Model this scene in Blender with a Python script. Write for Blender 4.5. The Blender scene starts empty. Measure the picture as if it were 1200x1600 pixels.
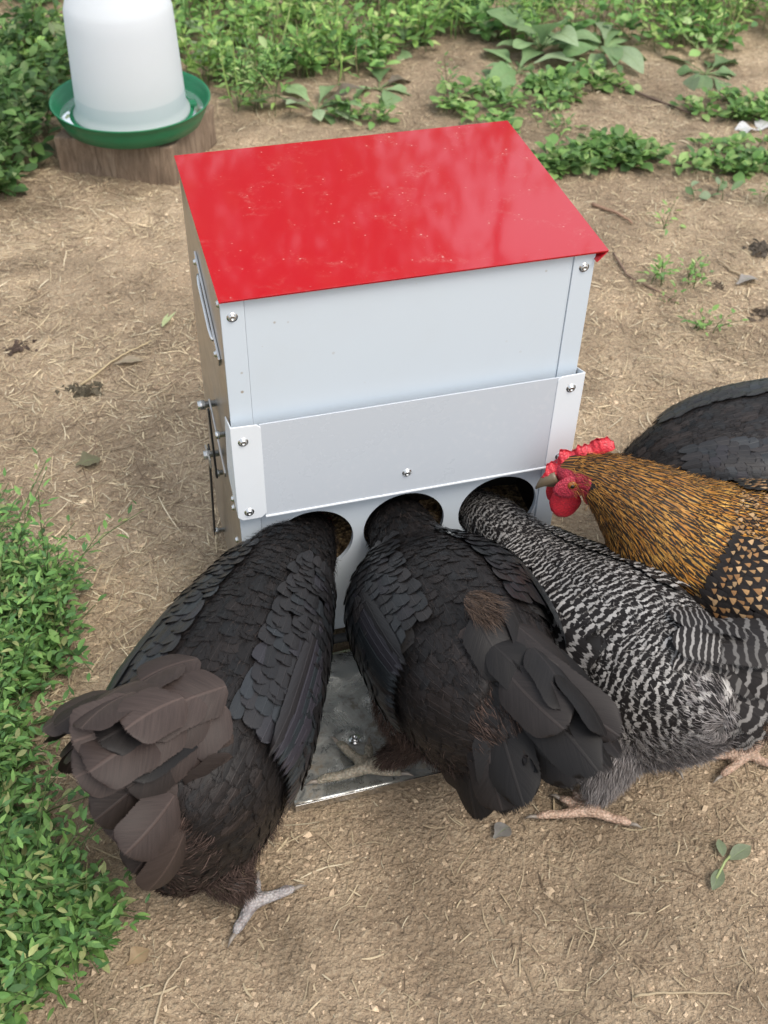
import bpy, bmesh, math, random
import numpy as np
from mathutils import Vector, Matrix, noise as mnoise

SC = bpy.context.scene
COL = SC.collection
rng = np.random.default_rng(7)
random.seed(7)
R = math.radians

# ------------------------------------------------------------------ camera
cam_d = bpy.data.cameras.new('camera')
cam = bpy.data.objects.new('camera', cam_d)
COL.objects.link(cam)
cam_f = Vector((0.2073, 0.6970, -0.6861)).normalized()
cam_r = Vector((0.9630, -0.2685, 0.0188)).normalized()
cam_u = cam_r.cross(cam_f).normalized()
mw = Matrix((cam_r, cam_u, -cam_f)).transposed().to_4x4()
mw.translation = Vector((-0.3079, -0.9466, 1.1670))
cam.matrix_world = mw
cam_d.sensor_fit = 'VERTICAL'
cam_d.sensor_height = 9.8
cam_d.sensor_width = 7.35
cam_d.lens = 1754.66 / 1600.0 * 9.8
cam_d.clip_start = 0.05
cam_d.clip_end = 400
cam_d.dof.use_dof = True
cam_d.dof.focus_distance = 1.22
cam_d.dof.aperture_fstop = cam_d.lens / 4.2
SC.camera = cam

# ------------------------------------------------------------------ light
world = bpy.data.worlds.new("World")
SC.world = world
world.use_nodes = True
wn = world.node_tree
wn.nodes.clear()
SUN_EL, SUN_AZ = R(58), R(150)          # azimuth clockwise from +Y: the sun stands right of and behind the camera
sky = wn.nodes.new('ShaderNodeTexSky')
sky.sky_type = 'NISHITA'
sky.sun_disc = False
sky.sun_elevation = SUN_EL
sky.sun_rotation = SUN_AZ
sky.air_density = 1.4
sky.dust_density = 7.0
bg = wn.nodes.new('ShaderNodeBackground')
bg.inputs['Strength'].default_value = 0.15
wo = wn.nodes.new('ShaderNodeOutputWorld')
veil = wn.nodes.new('ShaderNodeMix')                # even white overcast over the whole dome
veil.data_type = 'RGBA'
veil.inputs[0].default_value = 0.60
veil.inputs[7].default_value = (5.6, 6.0, 6.5, 1)
wn.links.new(sky.outputs[0], veil.inputs[6])
wn.links.new(veil.outputs[2], bg.inputs[0])
wn.links.new(bg.outputs[0], wo.inputs[0])
sun_d = bpy.data.lights.new('sun', 'SUN')
sun_d.energy = 1.4
sun_d.angle = R(25)
sun_d.color = (1.0, 0.96, 0.90)
sun = bpy.data.objects.new('sun', sun_d)
COL.objects.link(sun)
sd = Vector((math.sin(SUN_AZ) * math.cos(SUN_EL), math.cos(SUN_AZ) * math.cos(SUN_EL), math.sin(SUN_EL)))
sun.rotation_euler = (-sd).to_track_quat('-Z', 'Y').to_euler()
sun.location = sd * 10
SC.view_settings.view_transform = 'Standard'
SC.view_settings.look = 'None'
SC.view_settings.gamma = 1.0
SC.view_settings.exposure = 0.54
SC.view_settings.use_curve_mapping = False

# ------------------------------------------------------------------ material helpers
class NT:
    def __init__(self, name):
        self.m = bpy.data.materials.new(name)
        self.m.use_nodes = True
        self.t = self.m.node_tree
        self.t.nodes.clear()
        self.out = self.n('ShaderNodeOutputMaterial')
    def n(self, typ, **kw):
        nd = self.t.nodes.new(typ)
        for k, v in kw.items():
            setattr(nd, k, v)
        return nd
    def l(self, a, b):
        self.t.links.new(a, b)
    def put(self, sock, v):
        if isinstance(v, bpy.types.NodeSocket):
            self.l(v, sock)
        else:
            if isinstance(v, (tuple, list)) and len(v) == 3 and sock.type == 'RGBA':
                v = (*v, 1)
            sock.default_value = v
    def math(self, op, a, b=0.0, c=0.0, clamp=False):
        nd = self.n('ShaderNodeMath', operation=op, use_clamp=clamp)
        self.put(nd.inputs[0], a); self.put(nd.inputs[1], b); self.put(nd.inputs[2], c)
        return nd.outputs[0]
    def mix(self, f, a, b, mode='MIX'):
        nd = self.n('ShaderNodeMix', data_type='RGBA', blend_type=mode)
        self.put(nd.inputs[0], f); self.put(nd.inputs[6], a); self.put(nd.inputs[7], b)
        return nd.outputs[2]
    def smooth(self, x, lo, hi, a=0.0, b=1.0):
        nd = self.n('ShaderNodeMapRange', interpolation_type='SMOOTHSTEP')
        self.put(nd.inputs[0], x)
        for i, v in zip((1, 2, 3, 4), (lo, hi, a, b)):
            self.put(nd.inputs[i], v)
        return nd.outputs[0]
    def noise(self, vec, scale, detail=4.0, rough=0.55, dist=0.0):
        nd = self.n('ShaderNodeTexNoise')
        if vec is not None:
            self.l(vec, nd.inputs['Vector'])
        self.put(nd.inputs['Scale'], scale)
        nd.inputs['Detail'].default_value = detail
        nd.inputs['Roughness'].default_value = rough
        nd.inputs['Distortion'].default_value = dist
        return nd.outputs[0]
    def attr(self, name):
        return self.n('ShaderNodeAttribute', attribute_name=name)
    def obj(self):
        return self.n('ShaderNodeTexCoord').outputs['Object']
    def mapping(self, vec, scale=(1, 1, 1), rot=(0, 0, 0)):
        nd = self.n('ShaderNodeMapping')
        self.l(vec, nd.inputs[0])
        nd.inputs['Scale'].default_value = scale
        nd.inputs['Rotation'].default_value = rot
        return nd.outputs[0]
    def sep(self, v):
        nd = self.n('ShaderNodeSeparateXYZ'); self.l(v, nd.inputs[0]); return nd.outputs
    def comb(self, x, y, z):
        nd = self.n('ShaderNodeCombineXYZ')
        for i, v in enumerate((x, y, z)):
            self.put(nd.inputs[i], v)
        return nd.outputs[0]
    def bump(self, h, strength=0.3, dist=0.002, normal=None):
        nd = self.n('ShaderNodeBump')
        self.l(h, nd.inputs['Height'])
        nd.inputs['Strength'].default_value = strength
        nd.inputs['Distance'].default_value = dist
        if normal is not None:
            self.l(normal, nd.inputs['Normal'])
        return nd.outputs[0]
    def bsdf(self, color, rough=0.5, normal=None, final=True, **kw):
        b = self.n('ShaderNodeBsdfPrincipled')
        self.put(b.inputs['Base Color'], color)
        self.put(b.inputs['Roughness'], rough)
        if normal is not None:
            self.l(normal, b.inputs['Normal'])
        for k, v in kw.items():
            self.put(b.inputs[k.replace('_', ' ')], v)
        if final:
            self.l(b.outputs[0], self.out.inputs[0])
        return b
    def ramp(self, f, stops):
        nd = self.n('ShaderNodeValToRGB')
        e = nd.color_ramp.elements
        while len(e) < len(stops):
            e.new(0.5)
        for el, (p, c) in zip(e, stops):
            el.position = p; el.color = (*c, 1)
        self.put(nd.inputs[0], f)
        return nd.outputs[0]

MAT = {}
def mat_simple(name, color, rough=0.5, grain=0.12, scale=60, bump=0.15, bdist=0.001, **kw):
    t = NT(name); o = t.obj()
    n1 = t.noise(o, scale); n2 = t.noise(o, scale * 0.12, 3)
    f = t.math('MULTIPLY_ADD', n1, 2 * grain, 1 - grain)
    f = t.math('MULTIPLY', f, t.math('MULTIPLY_ADD', n2, 2 * grain, 1 - grain))
    c = t.mix(1.0, color, t.comb(f, f, f), 'MULTIPLY')
    r = t.math('MULTIPLY_ADD', n2, 0.2, rough - 0.1, clamp=True)
    t.bsdf(c, r, t.bump(n1, bump, bdist), **kw)
    MAT[name] = t.m
    return t.m

# ------------------------------------------------------------------ mesh helpers
class Buf:
    """collects vertices, faces and per-vertex data (fuv = u, v, random; tint = colour)"""
    def __init__(self):
        self.V, self.F, self.U, self.T, self.M, self.n = [], [], [], [], [], 0
    def add(self, V, F, uv=None, tint=None, mi=0):
        V = np.asarray(V, float).reshape(-1, 3)
        k = len(V)
        self.V.append(V)
        if isinstance(F, np.ndarray):
            F = [F]
        elif len(F) and not isinstance(F[0], np.ndarray):
            byn = {}
            for f in F:
                byn.setdefault(len(f), []).append(f)
            F = [np.array(x) for x in byn.values()]
        for f in F:
            self.F.append(f + self.n); self.M.append(mi)
        self.U.append(np.zeros((k, 3)) if uv is None else np.asarray(uv, float).reshape(-1, 3))
        if tint is None:
            tint = (1, 1, 1)
        tint = np.asarray(tint, float)
        self.T.append(np.broadcast_to(tint, (k, 3)) if tint.ndim == 1 else tint)
        self.n += k
    def mesh(self, name, mats, smooth=True):
        me = bpy.data.meshes.new(name)
        V = np.concatenate(self.V)
        me.vertices.add(len(V)); me.vertices.foreach_set('co', V.ravel())
        lt = np.concatenate([np.full(len(f), f.shape[1]) for f in self.F])
        lv = np.concatenate([f.ravel() for f in self.F])
        me.loops.add(len(lv)); me.loops.foreach_set('vertex_index', lv.astype(np.int32))
        me.polygons.add(len(lt))
        me.polygons.foreach_set('loop_start', (np.cumsum(lt) - lt).astype(np.int32))
        me.polygons.foreach_set('loop_total', lt.astype(np.int32))
        me.polygons.foreach_set('material_index', np.concatenate([np.full(len(f), m) for f, m in zip(self.F, self.M)]).astype(np.int32))
        me.polygons.foreach_set('use_smooth', np.full(len(lt), smooth))
        a = me.attributes.new('fuv', 'FLOAT_VECTOR', 'POINT'); a.data.foreach_set('vector', np.concatenate(self.U).ravel())
        T = np.concatenate(self.T)
        a = me.attributes.new('tint', 'FLOAT_COLOR', 'POINT'); a.data.foreach_set('color', np.c_[T, np.ones(len(T))].ravel())
        for m in (mats if isinstance(mats, (list, tuple)) else [mats]):
            me.materials.append(m)
        me.update(calc_edges=True)
        me.validate()
        return me
    def build(self, name, mats, parent=None, smooth=True, kind=None):
        o = bpy.data.objects.new(name, self.mesh(name, mats, smooth))
        COL.objects.link(o)
        o.parent = parent
        if kind: o['kind'] = kind
        return o

def tag(o, label, cat, group=None):
    o['label'] = label; o['category'] = cat
    if group: o['group'] = group
    return o

def thing(name, label, cat, loc=(0, 0, 0), rz=0, group=None):
    o = bpy.data.objects.new(name, None)
    o.empty_display_size = 0.05
    COL.objects.link(o)
    o.location = loc; o.rotation_euler = (0, 0, rz)
    return tag(o, label, cat, group)

def bm_obj(name, bm, mat, parent=None, bevel=0, smooth=False, seg=2):
    me = bpy.data.meshes.new(name)
    bm.normal_update(); bm.to_mesh(me); bm.free()
    me.materials.append(mat)
    o = bpy.data.objects.new(name, me)
    COL.objects.link(o); o.parent = parent
    if smooth:
        for p in me.polygons: p.use_smooth = True
    if bevel:
        md = o.modifiers.new('bevel', 'BEVEL'); md.width = bevel; md.segments = seg; md.limit_method = 'ANGLE'
        md.harden_normals = False
    return o

def bm_box(bm, x0, x1, y0, y1, z0, z1):
    vs = [bm.verts.new((x, y, z)) for x in (x0, x1) for y in (y0, y1) for z in (z0, z1)]
    for f in ((0, 1, 3, 2), (4, 6, 7, 5), (0, 4, 5, 1), (2, 3, 7, 6), (0, 2, 6, 4), (1, 5, 7, 3)):
        bm.faces.new([vs[i] for i in f])
    return vs

def box(name, x0, x1, y0, y1, z0, z1, mat, parent=None, bevel=0.0):
    bm = bmesh.new(); bm_box(bm, x0, x1, y0, y1, z0, z1)
    bmesh.ops.recalc_face_normals(bm, faces=bm.faces)
    return bm_obj(name, bm, mat, parent, bevel)

def tube(P, r, n=10, cap=True):
    """verts and quads of a tube along P with radii r"""
    P = np.asarray(P, float); m = len(P)
    r = np.broadcast_to(np.asarray(r, float), (m,))
    T = np.gradient(P, axis=0); T /= np.linalg.norm(T, axis=1)[:, None] + 1e-12
    ref = np.array([0, 0, 1.0]) if abs(T[0, 2]) < 0.9 else np.array([1.0, 0, 0])
    S = np.cross(ref, T[0]); S /= np.linalg.norm(S)
    V = []
    for i in range(m):
        S = S - T[i] * (S @ T[i]); S /= np.linalg.norm(S)
        Bn = np.cross(T[i], S)
        a = np.arange(n) * 2 * np.pi / n
        V.append(P[i] + r[i] * (np.cos(a)[:, None] * S + np.sin(a)[:, None] * Bn))
    V = np.concatenate(V)
    i, j = np.meshgrid(np.arange(m - 1), np.arange(n), indexing='ij')
    i = i.ravel(); j = j.ravel(); k = (j + 1) % n
    F = [np.c_[i * n + j, i * n + k, (i + 1) * n + k, (i + 1) * n + j]]
    if cap:
        F += [np.arange(n)[::-1][None], (np.arange(n) + (m - 1) * n)[None]]
    return V, F

def lathe(prof, n=48, closed=False):
    prof = np.asarray(prof, float); m = len(prof)
    a = np.arange(n) * 2 * np.pi / n
    V = np.stack([prof[:, 0, None] * np.cos(a), prof[:, 0, None] * np.sin(a), np.repeat(prof[:, 1, None], n, 1)], -1).reshape(-1, 3)
    mm = m if closed else m - 1
    i, j = np.meshgrid(np.arange(mm), np.arange(n), indexing='ij')
    i = i.ravel(); j = j.ravel(); k = (j + 1) % n; i2 = (i + 1) % m
    return V, [np.c_[i * n + j, i * n + k, i2 * n + k, i2 * n + j]]

def grid_faces(nu, nv):
    i, j = np.meshgrid(np.arange(nv - 1), np.arange(nu - 1), indexing='ij')
    i = i.ravel(); j = j.ravel()
    return np.c_[i * nu + j, i * nu + j + 1, (i + 1) * nu + j + 1, (i + 1) * nu + j]

def unit(v):
    v = np.asarray(v, float)
    return v / (np.linalg.norm(v, axis=-1, keepdims=True) + 1e-12)

def vnoise(x, y, seed=0):
    xi = np.floor(x).astype(np.int64); yi = np.floor(y).astype(np.int64)
    fx = x - xi; fy = y - yi
    fx = fx * fx * (3 - 2 * fx); fy = fy * fy * (3 - 2 * fy)
    def h(a, b):
        n = (a * 374761393 + b * 668265263 + seed * 1442695041) & 0x7fffffff
        n = ((n ^ (n >> 13)) * 1274126177) & 0x7fffffff
        return ((n ^ (n >> 16)) & 0xffff) / 65535.0
    return (h(xi, yi) * (1 - fx) + h(xi + 1, yi) * fx) * (1 - fy) + (h(xi, yi + 1) * (1 - fx) + h(xi + 1, yi + 1) * fx) * fy

def fbm(x, y, f, octv=4, seed=0):
    s = 0; a = 1; t = 0
    for k in range(octv):
        s = s + a * vnoise(x * f + 17.3 * k, y * f - 9.1 * k, seed + k); t += a; a *= 0.5; f *= 2.03
    return s / t - 0.5

def macro(x, y):
    """how pale or dark the soil itself is from place to place: trampled dust, damp patches"""
    x = np.asarray(x, float); y = np.asarray(y, float)
    return np.clip(0.98 + 0.85 * fbm(x, y, 2.6, 4, 61) + 0.80 * fbm(x, y, 13, 3, 62), 0.50, 1.38)

def ground_h(x, y):
    x = np.asarray(x, float); y = np.asarray(y, float)
    h = 0.022 * fbm(x, y, 2.2, 3, 1) + 0.015 * fbm(x, y, 14, 3, 5) + 0.006 * np.abs(fbm(x, y, 45, 2, 9))
    flat = np.exp(-(np.maximum(np.abs(x) - 0.23, 0) ** 2 + np.maximum(np.abs(y - 0.02) - 0.28, 0) ** 2) / 0.02)
    return h * (1 - 0.85 * flat) - 0.004 * flat

# ------------------------------------------------------------------ materials
t = NT('soil'); o = t.obj()
n1 = t.noise(o, 3.2, 5, 0.6); n2 = t.noise(o, 22, 6, 0.65); n3 = t.noise(o, 160, 5, 0.7); n4 = t.noise(o, 520, 3, 0.7)
c = t.ramp(n1, [(0.30, (0.34, 0.254, 0.170)), (0.52, (0.485, 0.376, 0.255)), (0.72, (0.60, 0.478, 0.334))])
c = t.mix(t.smooth(n2, 0.36, 0.62, 0.75, 0.0), c, (0.30, 0.222, 0.150))
c = t.mix(t.smooth(n3, 0.50, 0.70, 0.0, 0.6), c, (0.58, 0.48, 0.345))
c = t.mix(t.smooth(n3, 0.32, 0.45, 0.6, 0.0), c, (0.17, 0.122, 0.083))
c = t.mix(t.smooth(n4, 0.35, 0.5, 0.35, 0.0), c, (0.20, 0.15, 0.105))
c = t.mix(1.0, c, t.attr('tint').outputs['Color'], 'MULTIPLY')
vo = t.n('ShaderNodeTexVoronoi', feature='SMOOTH_F1'); t.l(o, vo.inputs['Vector']); vo.inputs['Scale'].default_value = 150; vo.inputs['Smoothness'].default_value = 0.4
vo2 = t.n('ShaderNodeTexVoronoi'); t.l(o, vo2.inputs['Vector']); vo2.inputs['Scale'].default_value = 330
cl = t.smooth(n2, 0.38, 0.62)
c = t.mix(t.math('MULTIPLY', t.smooth(vo.outputs['Distance'], 0.35, 0.65), t.math('MULTIPLY', cl, 0.45)), c, (0.22, 0.16, 0.108))
h = t.math('ADD', t.math('MULTIPLY', n2, 0.9), t.math('ADD', t.math('MULTIPLY', n3, 0.6), t.math('MULTIPLY', n4, 0.3)))
h = t.math('SUBTRACT', h, t.math('MULTIPLY', vo.outputs['Distance'], 0.55))
h = t.math('SUBTRACT', h, t.math('MULTIPLY', vo2.outputs['Distance'], 0.30))
t.bsdf(c, 0.95, t.bump(h, 0.9, 0.009), Specular_IOR_Level=0.12)
MAT['soil'] = t.m

def tint_mat(name, rough=0.6, spec=0.3, transl=0.0, vein=False, nscale=90, var=0.35, bump=0.3):
    """colour from the mesh's own per-piece tint, broken up with noise"""
    t = NT(name); o = t.obj(); a = t.attr('tint').outputs['Color']
    n1 = t.noise(o, nscale, 4)
    f = t.math('MULTIPLY_ADD', n1, 2 * var, 1 - var)
    c = t.mix(1.0, a, t.comb(f, f, f), 'MULTIPLY')
    hgt = n1
    if vein:
        u, v, r = t.sep(t.attr('fuv').outputs['Vector'])
        au = t.math('ABSOLUTE', u)
        mid = t.smooth(au, 0.02, 0.11, 1.0, 0.0)
        s = t.math('SUBTRACT', t.math('MULTIPLY', v, 7.0), t.math('MULTIPLY', au, 1.6))
        sv = t.math('ABSOLUTE', t.math('SUBTRACT', t.math('FRACT', s), 0.5))
        side = t.smooth(sv, 0.0, 0.10, 0.55, 0.0)
        vv = t.math('MAXIMUM', mid, side)
        c = t.mix(t.math('MULTIPLY', vv, 0.45), c, (0.22, 0.30, 0.13))
        hgt = t.math('SUBTRACT', n1, t.math('MULTIPLY', vv, 0.8))
    b = t.bsdf(c, rough, t.bump(hgt, bump, 0.002), final=False, Specular_IOR_Level=spec)
    if transl > 0:
        tr = t.n('ShaderNodeBsdfTranslucent'); t.l(c, tr.inputs[0])
        mx = t.n('ShaderNodeMixShader'); mx.inputs[0].default_value = transl
        t.l(b.outputs[0], mx.inputs[1]); t.l(tr.outputs[0], mx.inputs[2]); t.l(mx.outputs[0], t.out.inputs[0])
    else:
        t.l(b.outputs[0], t.out.inputs[0])
    MAT[name] = t.m
    return t.m
tint_mat('leaf', 0.5, 0.35, 0.3, True, 140, 0.25)
tint_mat('small_leaf', 0.5, 0.35, 0.3, False, 300, 0.25)
tint_mat('straw', 0.7, 0.25, 0.0, False, 400, 0.35)
tint_mat('crumb', 0.95, 0.1, 0.0, False, 500, 0.35, 0.6)

# painted lid: gloss enamel with dust
t = NT('red_enamel'); o = t.obj()
dust1 = t.noise(o, 26, 6, 0.7, 0.6); dust2 = t.noise(o, 210, 4, 0.7); blot = t.noise(o, 5.5, 3, 0.5)
d = t.math('MULTIPLY', t.smooth(dust1, 0.52, 0.74), t.smooth(dust2, 0.40, 0.66))
fleck = t.n('ShaderNodeTexVoronoi'); t.l(o, fleck.inputs['Vector']); fleck.inputs['Scale'].default_value = 95
fl = t.math('MULTIPLY', t.smooth(fleck.outputs['Distance'], 0.05, 0.16, 1, 0), t.smooth(dust1, 0.47, 0.6))
d = t.math('ADD', t.math('MULTIPLY', d, 0.34), t.math('MULTIPLY', fl, 0.75), clamp=True)
c = t.mix(d, (0.44, 0.005, 0.013), (0.52, 0.24, 0.21))
peel = t.noise(o, 900, 2, 0.5)
t.bsdf(c, 0.4, t.bump(peel, 0.05, 0.0006), Specular_IOR_Level=0.15, Coat_Weight=1.0, Coat_IOR=1.62, Coat_Roughness=t.math('ADD', t.math('MULTIPLY', blot, 0.06), t.math('MULTIPLY_ADD', d, 0.4, 0.025), clamp=True))
MAT['red_enamel'] = t.m

def painted(name, col, rough, dirt=0.25):
    t = NT(name); o = t.obj()
    a = t.noise(o, 9, 5, 0.6); b = t.noise(o, 240, 3, 0.6); s = t.noise(t.mapping(o, (60, 60, 3)), 1.0, 3)
    z = t.sep(o)[2]
    f = t.math('MULTIPLY', t.smooth(a, 0.45, 0.78), dirt)
    low = t.math('MULTIPLY', t.smooth(z, 0.17, 0.03), t.smooth(a, 0.25, 0.7, 0.25, 1.0))
    c = t.mix(f, col, (0.42, 0.40, 0.36))
    c = t.mix(t.math('MULTIPLY', low, 0.55), c, (0.30, 0.25, 0.19))
    spot = t.n('ShaderNodeTexVoronoi'); t.l(o, spot.inputs['Vector']); spot.inputs['Scale'].default_value = 42
    c = t.mix(t.math('MULTIPLY', t.smooth(spot.outputs['Distance'], 0.04, 0.10, 1, 0), t.smooth(a, 0.46, 0.6)), c, (0.30, 0.25, 0.19))
    t.bsdf(c, t.math('MULTIPLY_ADD', s, 0.14, rough), t.bump(b, 0.06, 0.0005))
    MAT[name] = t.m
painted('white_paint', (0.565, 0.632, 0.695), 0.34, 0.08)
painted('white_bracket', (0.71, 0.75, 0.79), 0.32, 0.06)

t = NT('shield_plastic'); o = t.obj()
a = t.noise(o, 7, 4); s = t.noise(t.mapping(o, (14, 200, 220)), 1.0, 3); b = t.noise(o, 120, 4)
sm = t.math('MULTIPLY', t.smooth(b, 0.5, 0.72), t.smooth(a, 0.4, 0.7))
c = t.mix(t.math('MULTIPLY', sm, 0.35), (0.51, 0.55, 0.60), (0.61, 0.63, 0.66))
t.bsdf(c, t.math('ADD', t.math('MULTIPLY_ADD', a, 0.15, 0.20), t.math('MULTIPLY', sm, 0.2)), t.bump(s, 0.05, 0.0004), Specular_IOR_Level=0.55)
MAT['shield_plastic'] = t.m

def metal(name, col, rough, scr=0.15, spangle=True):
    t = NT(name); o = t.obj()
    v = t.n('ShaderNodeTexVoronoi'); t.l(o, v.inputs['Vector']); v.inputs['Scale'].default_value = 55
    a = t.noise(o, 12, 5, 0.65); b = t.noise(o, 300, 3)
    k = t.sep(v.outputs['Color'])[0]
    f = t.math('MULTIPLY_ADD', k, 0.16 if spangle else 0.02, 0.90)
    c = t.mix(1.0, col, t.comb(f, f, f), 'MULTIPLY')
    c = t.mix(t.smooth(a, 0.45, 0.8, 0.0, 0.5), c, (0.32, 0.29, 0.25))
    t.bsdf(c, t.math('ADD', t.math('MULTIPLY', a, scr), rough), t.bump(b, 0.05, 0.0005), Metallic=t.smooth(a, 0.45, 0.85, 1.0, 0.5))
    MAT[name] = t.m
metal('galvanised', (0.50, 0.485, 0.46), 0.24)
metal('steel', (0.70, 0.70, 0.69), 0.16, 0.1, False)
# treadle plate: galvanised, smeared with mud
t = NT('muddy_steel'); o = t.obj()
a = t.noise(o, 16, 6, 0.7, 0.8); b = t.noise(o, 90, 5, 0.7); g = t.noise(o, 320, 3)
mud = t.math('MULTIPLY', t.smooth(a, 0.44, 0.62), t.smooth(b, 0.34, 0.60))
c = t.mix(mud, (0.44, 0.45, 0.43), (0.17, 0.145, 0.11))
c = t.mix(t.smooth(b, 0.62, 0.75, 0, 0.6), c, (0.36, 0.34, 0.30))
t.bsdf(c, t.math('MULTIPLY_ADD', mud, 0.45, 0.27), t.bump(t.math('ADD', a, t.math('MULTIPLY', b, 0.5)), 0.25, 0.003), Metallic=t.math('MULTIPLY_ADD', mud, -0.8, 0.85))
MAT['muddy_steel'] = t.m
mat_simple('black_rubber', (0.018, 0.018, 0.018), 0.55)
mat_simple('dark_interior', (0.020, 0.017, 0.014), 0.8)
mat_simple('green_plastic', (0.010, 0.165, 0.070), 0.33, 0.12, 40, 0.05)

# wood of the block: end-checked old timber
t = NT('old_wood'); o = t.obj()
m_ = t.mapping(o, (30, 30, 3.5)); g = t.noise(m_, 2.6, 8, 0.75, 1.4); a = t.noise(o, 9, 4)
c = t.ramp(g, [(0.30, (0.10, 0.070, 0.048)), (0.5, (0.25, 0.18, 0.125)), (0.7, (0.36, 0.275, 0.20))])
c = t.mix(t.smooth(a, 0.5, 0.75, 0, 0.55), c, (0.12, 0.085, 0.06))
t.bsdf(c, 0.88, t.bump(g, 0.8, 0.006))
MAT['old_wood'] = t.m

# milky plastic jar
t = NT('milky_plastic'); o = t.obj()
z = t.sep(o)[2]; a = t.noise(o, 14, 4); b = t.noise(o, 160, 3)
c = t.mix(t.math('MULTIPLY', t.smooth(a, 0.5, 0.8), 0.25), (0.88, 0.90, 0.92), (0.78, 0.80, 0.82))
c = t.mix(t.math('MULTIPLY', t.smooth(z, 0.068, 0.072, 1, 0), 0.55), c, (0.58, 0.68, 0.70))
b_ = t.bsdf(c, 0.42, t.bump(a, 0.08, 0.01), final=False, Specular_IOR_Level=0.4, Transmission_Weight=0.1, IOR=1.2)
tr = t.n('ShaderNodeBsdfTranslucent'); tr.inputs[0].default_value = (0.80, 0.84, 0.90, 1)
mx = t.n('ShaderNodeMixShader'); mx.inputs[0].default_value = 0.40
t.l(b_.outputs[0], mx.inputs[1]); t.l(tr.outputs[0], mx.inputs[2]); t.l(mx.outputs[0], t.out.inputs[0])
MAT['milky_plastic'] = t.m
t = NT('water'); t.bsdf((0.55, 0.72, 0.70), 0.03, None, Transmission_Weight=0.9, IOR=1.33)
MAT['water'] = t.m
mat_simple('jar_water', (0.48, 0.56, 0.60), 0.3)

# grain seen inside the hole
t = NT('grain'); o = t.obj()
v = t.n('ShaderNodeTexVoronoi'); t.l(o, v.inputs['Vector']); v.inputs['Scale'].default_value = 210
k = t.sep(v.outputs['Color'])[0]
c = t.ramp(k, [(0.1, (0.09, 0.06, 0.03)), (0.5, (0.22, 0.15, 0.075)), (0.9, (0.38, 0.27, 0.14))])
t.bsdf(c, 0.8, t.bump(v.outputs['Distance'], 1.0, 0.004))
MAT['grain'] = t.m

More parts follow.
